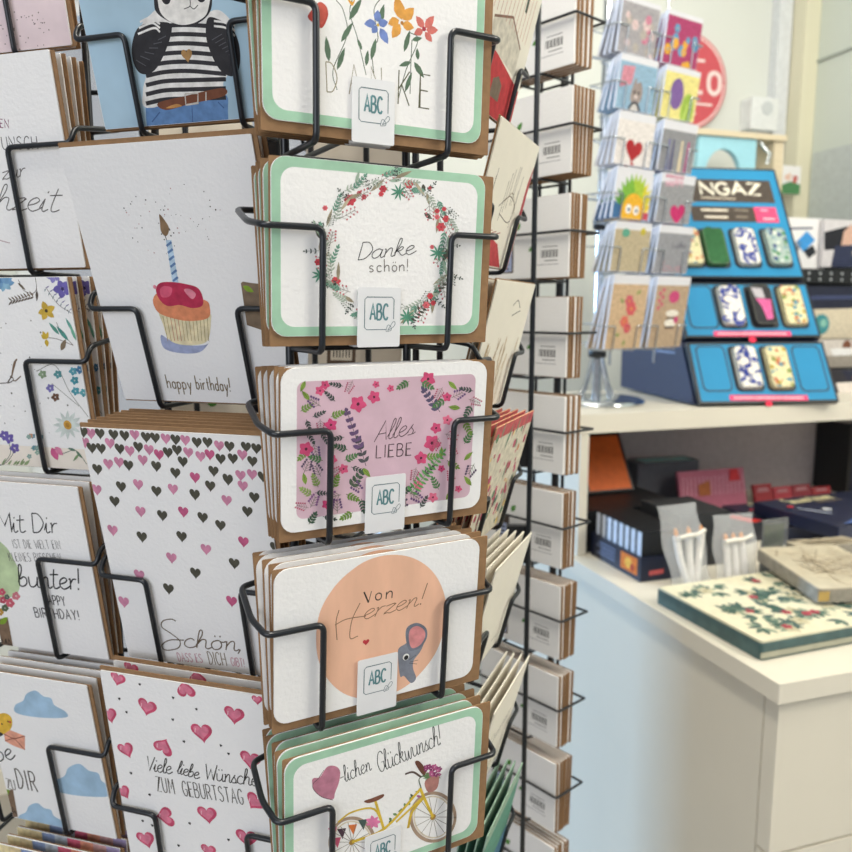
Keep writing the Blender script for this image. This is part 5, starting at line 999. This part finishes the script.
def art_cat(m, w, h):
    m.poly([(-w*.5+.0005, .0005), (w*.5-.0005, .0005), (w*.5-.0005, h*.92), (-w*.5+.0005, h*.92)], '#8fb0c8'); m.poly([(-w*.45, h*.6), (-w*.15, h*.66), (-w*.1, h*.88), (-w*.42, h*.86)], '#cc8898')
    m.blob([(-.016, .08), (-.012, .10), (-.006, .118), (0, .108), (.010, .112), (.018, .098), (.018, .08), (.008, .068), (-.010, .07)], '#9a8c88'); m.disc(-.005, .09, .003, '#2a2a2a'); m.disc(.008, .09, .003, '#2a2a2a'); m.disc(.001, .082, .004, '#e0d0cc')
    m.blob([(-.02, .02), (-.02, .05), (-.01, .07), (.01, .07), (.022, .05), (.024, .02)], '#3c3c44'); m.disc(0, .05, .012, '#c9c4c0', .018)
def art_sunny(m, w, h):
    for k in range(13): a = R(8 + k*14); m.leaf(.004, .045, .004 + .062*math.cos(a), .055 + .075*math.sin(a), .022, ['#5a9a3a', '#78b03a', '#a8c43c', '#d8cc3a', '#e8c83a'][max(0, min(4, (12 - k) // 3))])
    m.disc(.004, .048, .034, '#e8b028', .040); m.disc(-.008, .055, .009, '#f6f4ee', .010); m.disc(.016, .053, .009, '#f6f4ee', .010); m.disc(-.007, .054, .004, '#2a3a6a'); m.disc(.017, .052, .004, '#2a3a6a')
    m.poly([(-w*.5+.001, .0005), (-w*.3, .0005), (-w*.28, .06), (-w*.5+.001, .07)], '#3a6a9a'); m.poly([(w*.3, .0005), (w*.5-.001, .0005), (w*.5-.001, .05), (w*.34, .05)], '#c84a5a')
def art_redheart(m, w, h):
    m.poly([(-w*.5+.0005, .0005), (w*.5-.0005, .0005), (w*.5-.0005, h*.9), (-w*.5+.0005, h*.9)], '#e3ddda'); m.heart(0, .085, .055, '#a81c24', rot=-.1); m.disc(.012, .03, .018, '#8a6a24', .016); m.line([(0, .02), (0, .06)], .01, '#a81c24', False, raw=True)
def art_balloon(m, w, h):
    m.poly([(-w*.5+.0005, .0005), (w*.5-.0005, .0005), (w*.5-.0005, h*.93), (-w*.5+.0005, h*.93)], '#e4d98a'); m.poly([(-w*.28, .0005), (w*.42, .0005), (w*.42, h*.3), (-w*.28, h*.3)], '#d6dcd4'); m.disc(-.012, .105, .022, '#7a5a9a', .032); m.disc(.028, .075, .021, '#9ab848', .036); m.disc(-.002, .022, .018, '#5aa8b8', .014)
    m.line([(.020, .05), (.030, .09)], .004, '#c8dc78', False, raw=True); m.line([(.030, .055), (.038, .10)], .003, '#7a9a30', False, raw=True)
def art_champ(m, w, h):
    m.poly([(-w*.5+.0005, .0005), (w*.5-.0005, .0005), (w*.5-.0005, h*.88), (-w*.5+.0005, h*.88)], '#8d8e92')
    for x, c in ((-.030, '#6a6a9a'), (-.016, '#5a5a78'), (.012, '#d8c8a8'), (.034, '#b85a88')): m.poly([(x - .006, .03), (x + .006, .03), (x + .003, .12), (x - .003, .12)], c)
    m.disc(-.03, .02, .014, '#9a4a6a', .010)
def art_pinkheart(m, w, h):
    m.poly([(-w*.5+.0005, .0005), (w*.5-.0005, .0005), (w*.5-.0005, h*.86), (-w*.5+.0005, h*.86)], '#96979b'); m.heart(.012, .055, .055, '#c4286a', rot=.1, wide=.95); m.text('HAPPY', -w*.35, .11, w*.15, .112, .014, '#d8a0b4', .003, raw=True)
    for k in range(6): m.disc(-w*.35 + k*.01, .132, .004, '#c46a88')
def art_kraftfl(m, w, h):
    m.poly([(-w*.5+.0005, .0005), (w*.5-.0005, .0005), (w*.5-.0005, h*.88), (-w*.5+.0005, h*.88)], '#cbae8c')
    for x, y, r, c in ((0, .105, .014, '#c85a6a'), (.010, .088, .017, '#d05a60'), (-.006, .06, .014, '#d86a5c'), (.006, .045, .012, '#c85060')): m.flower(x, y, r, c, '#e0a040', 6, fat=1)
    for x, y, a in ((.02, .12, .5), (-.014, .03, 3), (-.016, .1, 2.4), (.004, .02, 4.4)): m.leaf(x, y, x + .016*math.cos(a), y + .016*math.sin(a), .008, '#8a9a58')
def art_kraftbear(m, w, h):
    m.poly([(-w*.5+.0005, .0005), (w*.5-.0005, .0005), (w*.5-.0005, h*.88), (-w*.5+.0005, h*.88)], '#b79f84'); m.disc(.008, .115, .018, '#c8487a', .014); m.disc(.010, .078, .022, '#ece6da', .008); m.disc(.008, .056, .020, '#efe9de', .009); m.line([(-.008, .067), (.024, .067)], .004, '#3a2c28', raw=True); m.line([(-.008, .045), (.022, .046)], .005, '#3a2c28', raw=True); m.disc(.026, .063, .008, '#c8487a')
    for k in range(6): m.disc(-.040 + (k % 2) * .01, .09 + k*.008, .005, '#c85a72')
def art_sand(m, w, h):
    m.poly([(-w*.5+.0005, .0005), (w*.5-.0005, .0005), (w*.5-.0005, h*.9), (-w*.5+.0005, h*.9)], '#b9ab8e'); m.disc(-.022, .135, .012, '#5aa088', .009); m.disc(.03, .14, .008, '#c8b83a'); m.disc(0, .02, .02, '#d0b86a', .010)
def art_greycard(m, w, h):
    m.poly([(-w*.5+.0005, .0005), (w*.5-.0005, .0005), (w*.5-.0005, h*.9), (-w*.5+.0005, h*.9)], '#93949a'); m.text('Liebe', -w*.05, .11, w*.35, .112, .014, '#5a5a68', .0016, raw=True, track=.3); m.text('love', -w*.3, .06, w*.3, .06, .02, '#b88a94', .002, raw=True, track=.3)
grid6 = [[(Fl('#c87a94', '#b0a8a0', '#d8c0c0', '#a3a0a4'), 'card of pink blossoms on grey'), (Fl('#b8407a', '#e0a83a', '#5a9ac0', '#a83a68'), 'card of purple, yellow and blue flowers')],
         [(art_cat, 'blue card with a kitten'), (art_balloon, 'yellow card with purple and green balloons')], [(art_redheart, 'white card with a dark red heart'), (art_champ, 'grey card with coloured candles')],
         [(art_sunny, 'card with a yellow face under green rays'), (art_pinkheart, 'grey card with a magenta heart')], [(art_sand, 'sand coloured card with green spots'), (art_greycard, 'plain grey card with faint lettering')],
         [(art_kraftfl, 'kraft card with red flowers'), (art_kraftbear, 'kraft card with a pink bear')]]
up6 = Vector((0, 0, math.cos(T6))) + n6 * math.sin(T6)
C6 = Vector((.434, 1.7334, .5511 + 1.5)); w6, h6 = .112, .112; WH6 = mat('card_white_small', '#dcdce2', .6, noise=.02)
for r_ in range(6):
    for k in range(2):
        h6 = .16 if r_ == 5 else .104
        art, desc = grid6[r_][k]; top = C6 - Vector((0, 0, .1107 * r_)) + rt6 * .1373 * k + up6 * .0826; t6 = T6 - R(5); b = top - (Vector((0, 0, math.cos(t6))) + n6 * math.sin(t6)) * h6
        row = ['top', 'second', 'third', 'fourth', 'fifth', 'lowest'][r_]
        nst = 4
        stack(desc + 's', desc, b, Y6, t6, w6, h6, nst, art, env=None, dt=R(-3.2 if r_ == 5 else -5.0), gap=.0165, raw=True, seed=120 + r_ * 2 + k, jit=.0015, base=WH6, thick=.0055, shift=0 if r_ == 5 else .034 if r_ == 3 else .054, cat_='small greeting card', name='small_card')
        fr = frame(b, Y6); m = MB(); D = .066
        if k == 0 and r_ == 5: pass
        for s in (-1, 1):
            P = [(s * .0645, .055, -D), (s * .0645, .05, .050 * math.tan(t6) + .003), (s * .034, .05, .050 * math.tan(t6) + .003), (s * .034, -.004, .0025), (s * .034, -.004, -D)]
            m.tube(fillet(P, .004), .0016, CHROME, 6)
        m.tube([(-.0645, .055, -D), (.0645, .055, -D)], .0016, CHROME, 6); m.tube([(-.034, -.004, -D), (.034, -.004, -D)], .0016, CHROME, 6)
        m.build('wire_pocket', rackC, invC @ fr)
fc = C6 + rt6 * .0687 - n6 * .0; m = MB()
for s in (-.155, -.0, .155):
    p = Vector((fc.x, fc.y, 0)) + rt6 * s - n6 * .105; m.tube([(p.x, p.y, 1.5 - .125), (p.x, p.y, 2.35)], .003, CHROME, 8)
m.build('back_frame', rackC, invC)
for z in (1.43, 1.75, 2.05):
    m = MB(); p0 = Vector((fc.x, fc.y, z)) - n6 * .105
    a_, b_ = p0 + rt6 * -.155, p0 + rt6 * .155; m.tube([a_, b_], .0026, CHROME, 8); m.tube([p0, Vector((AX6.x, AX6.y, z))], .004, CHROME, 8); m.build('cross_arm', rackC, invC)
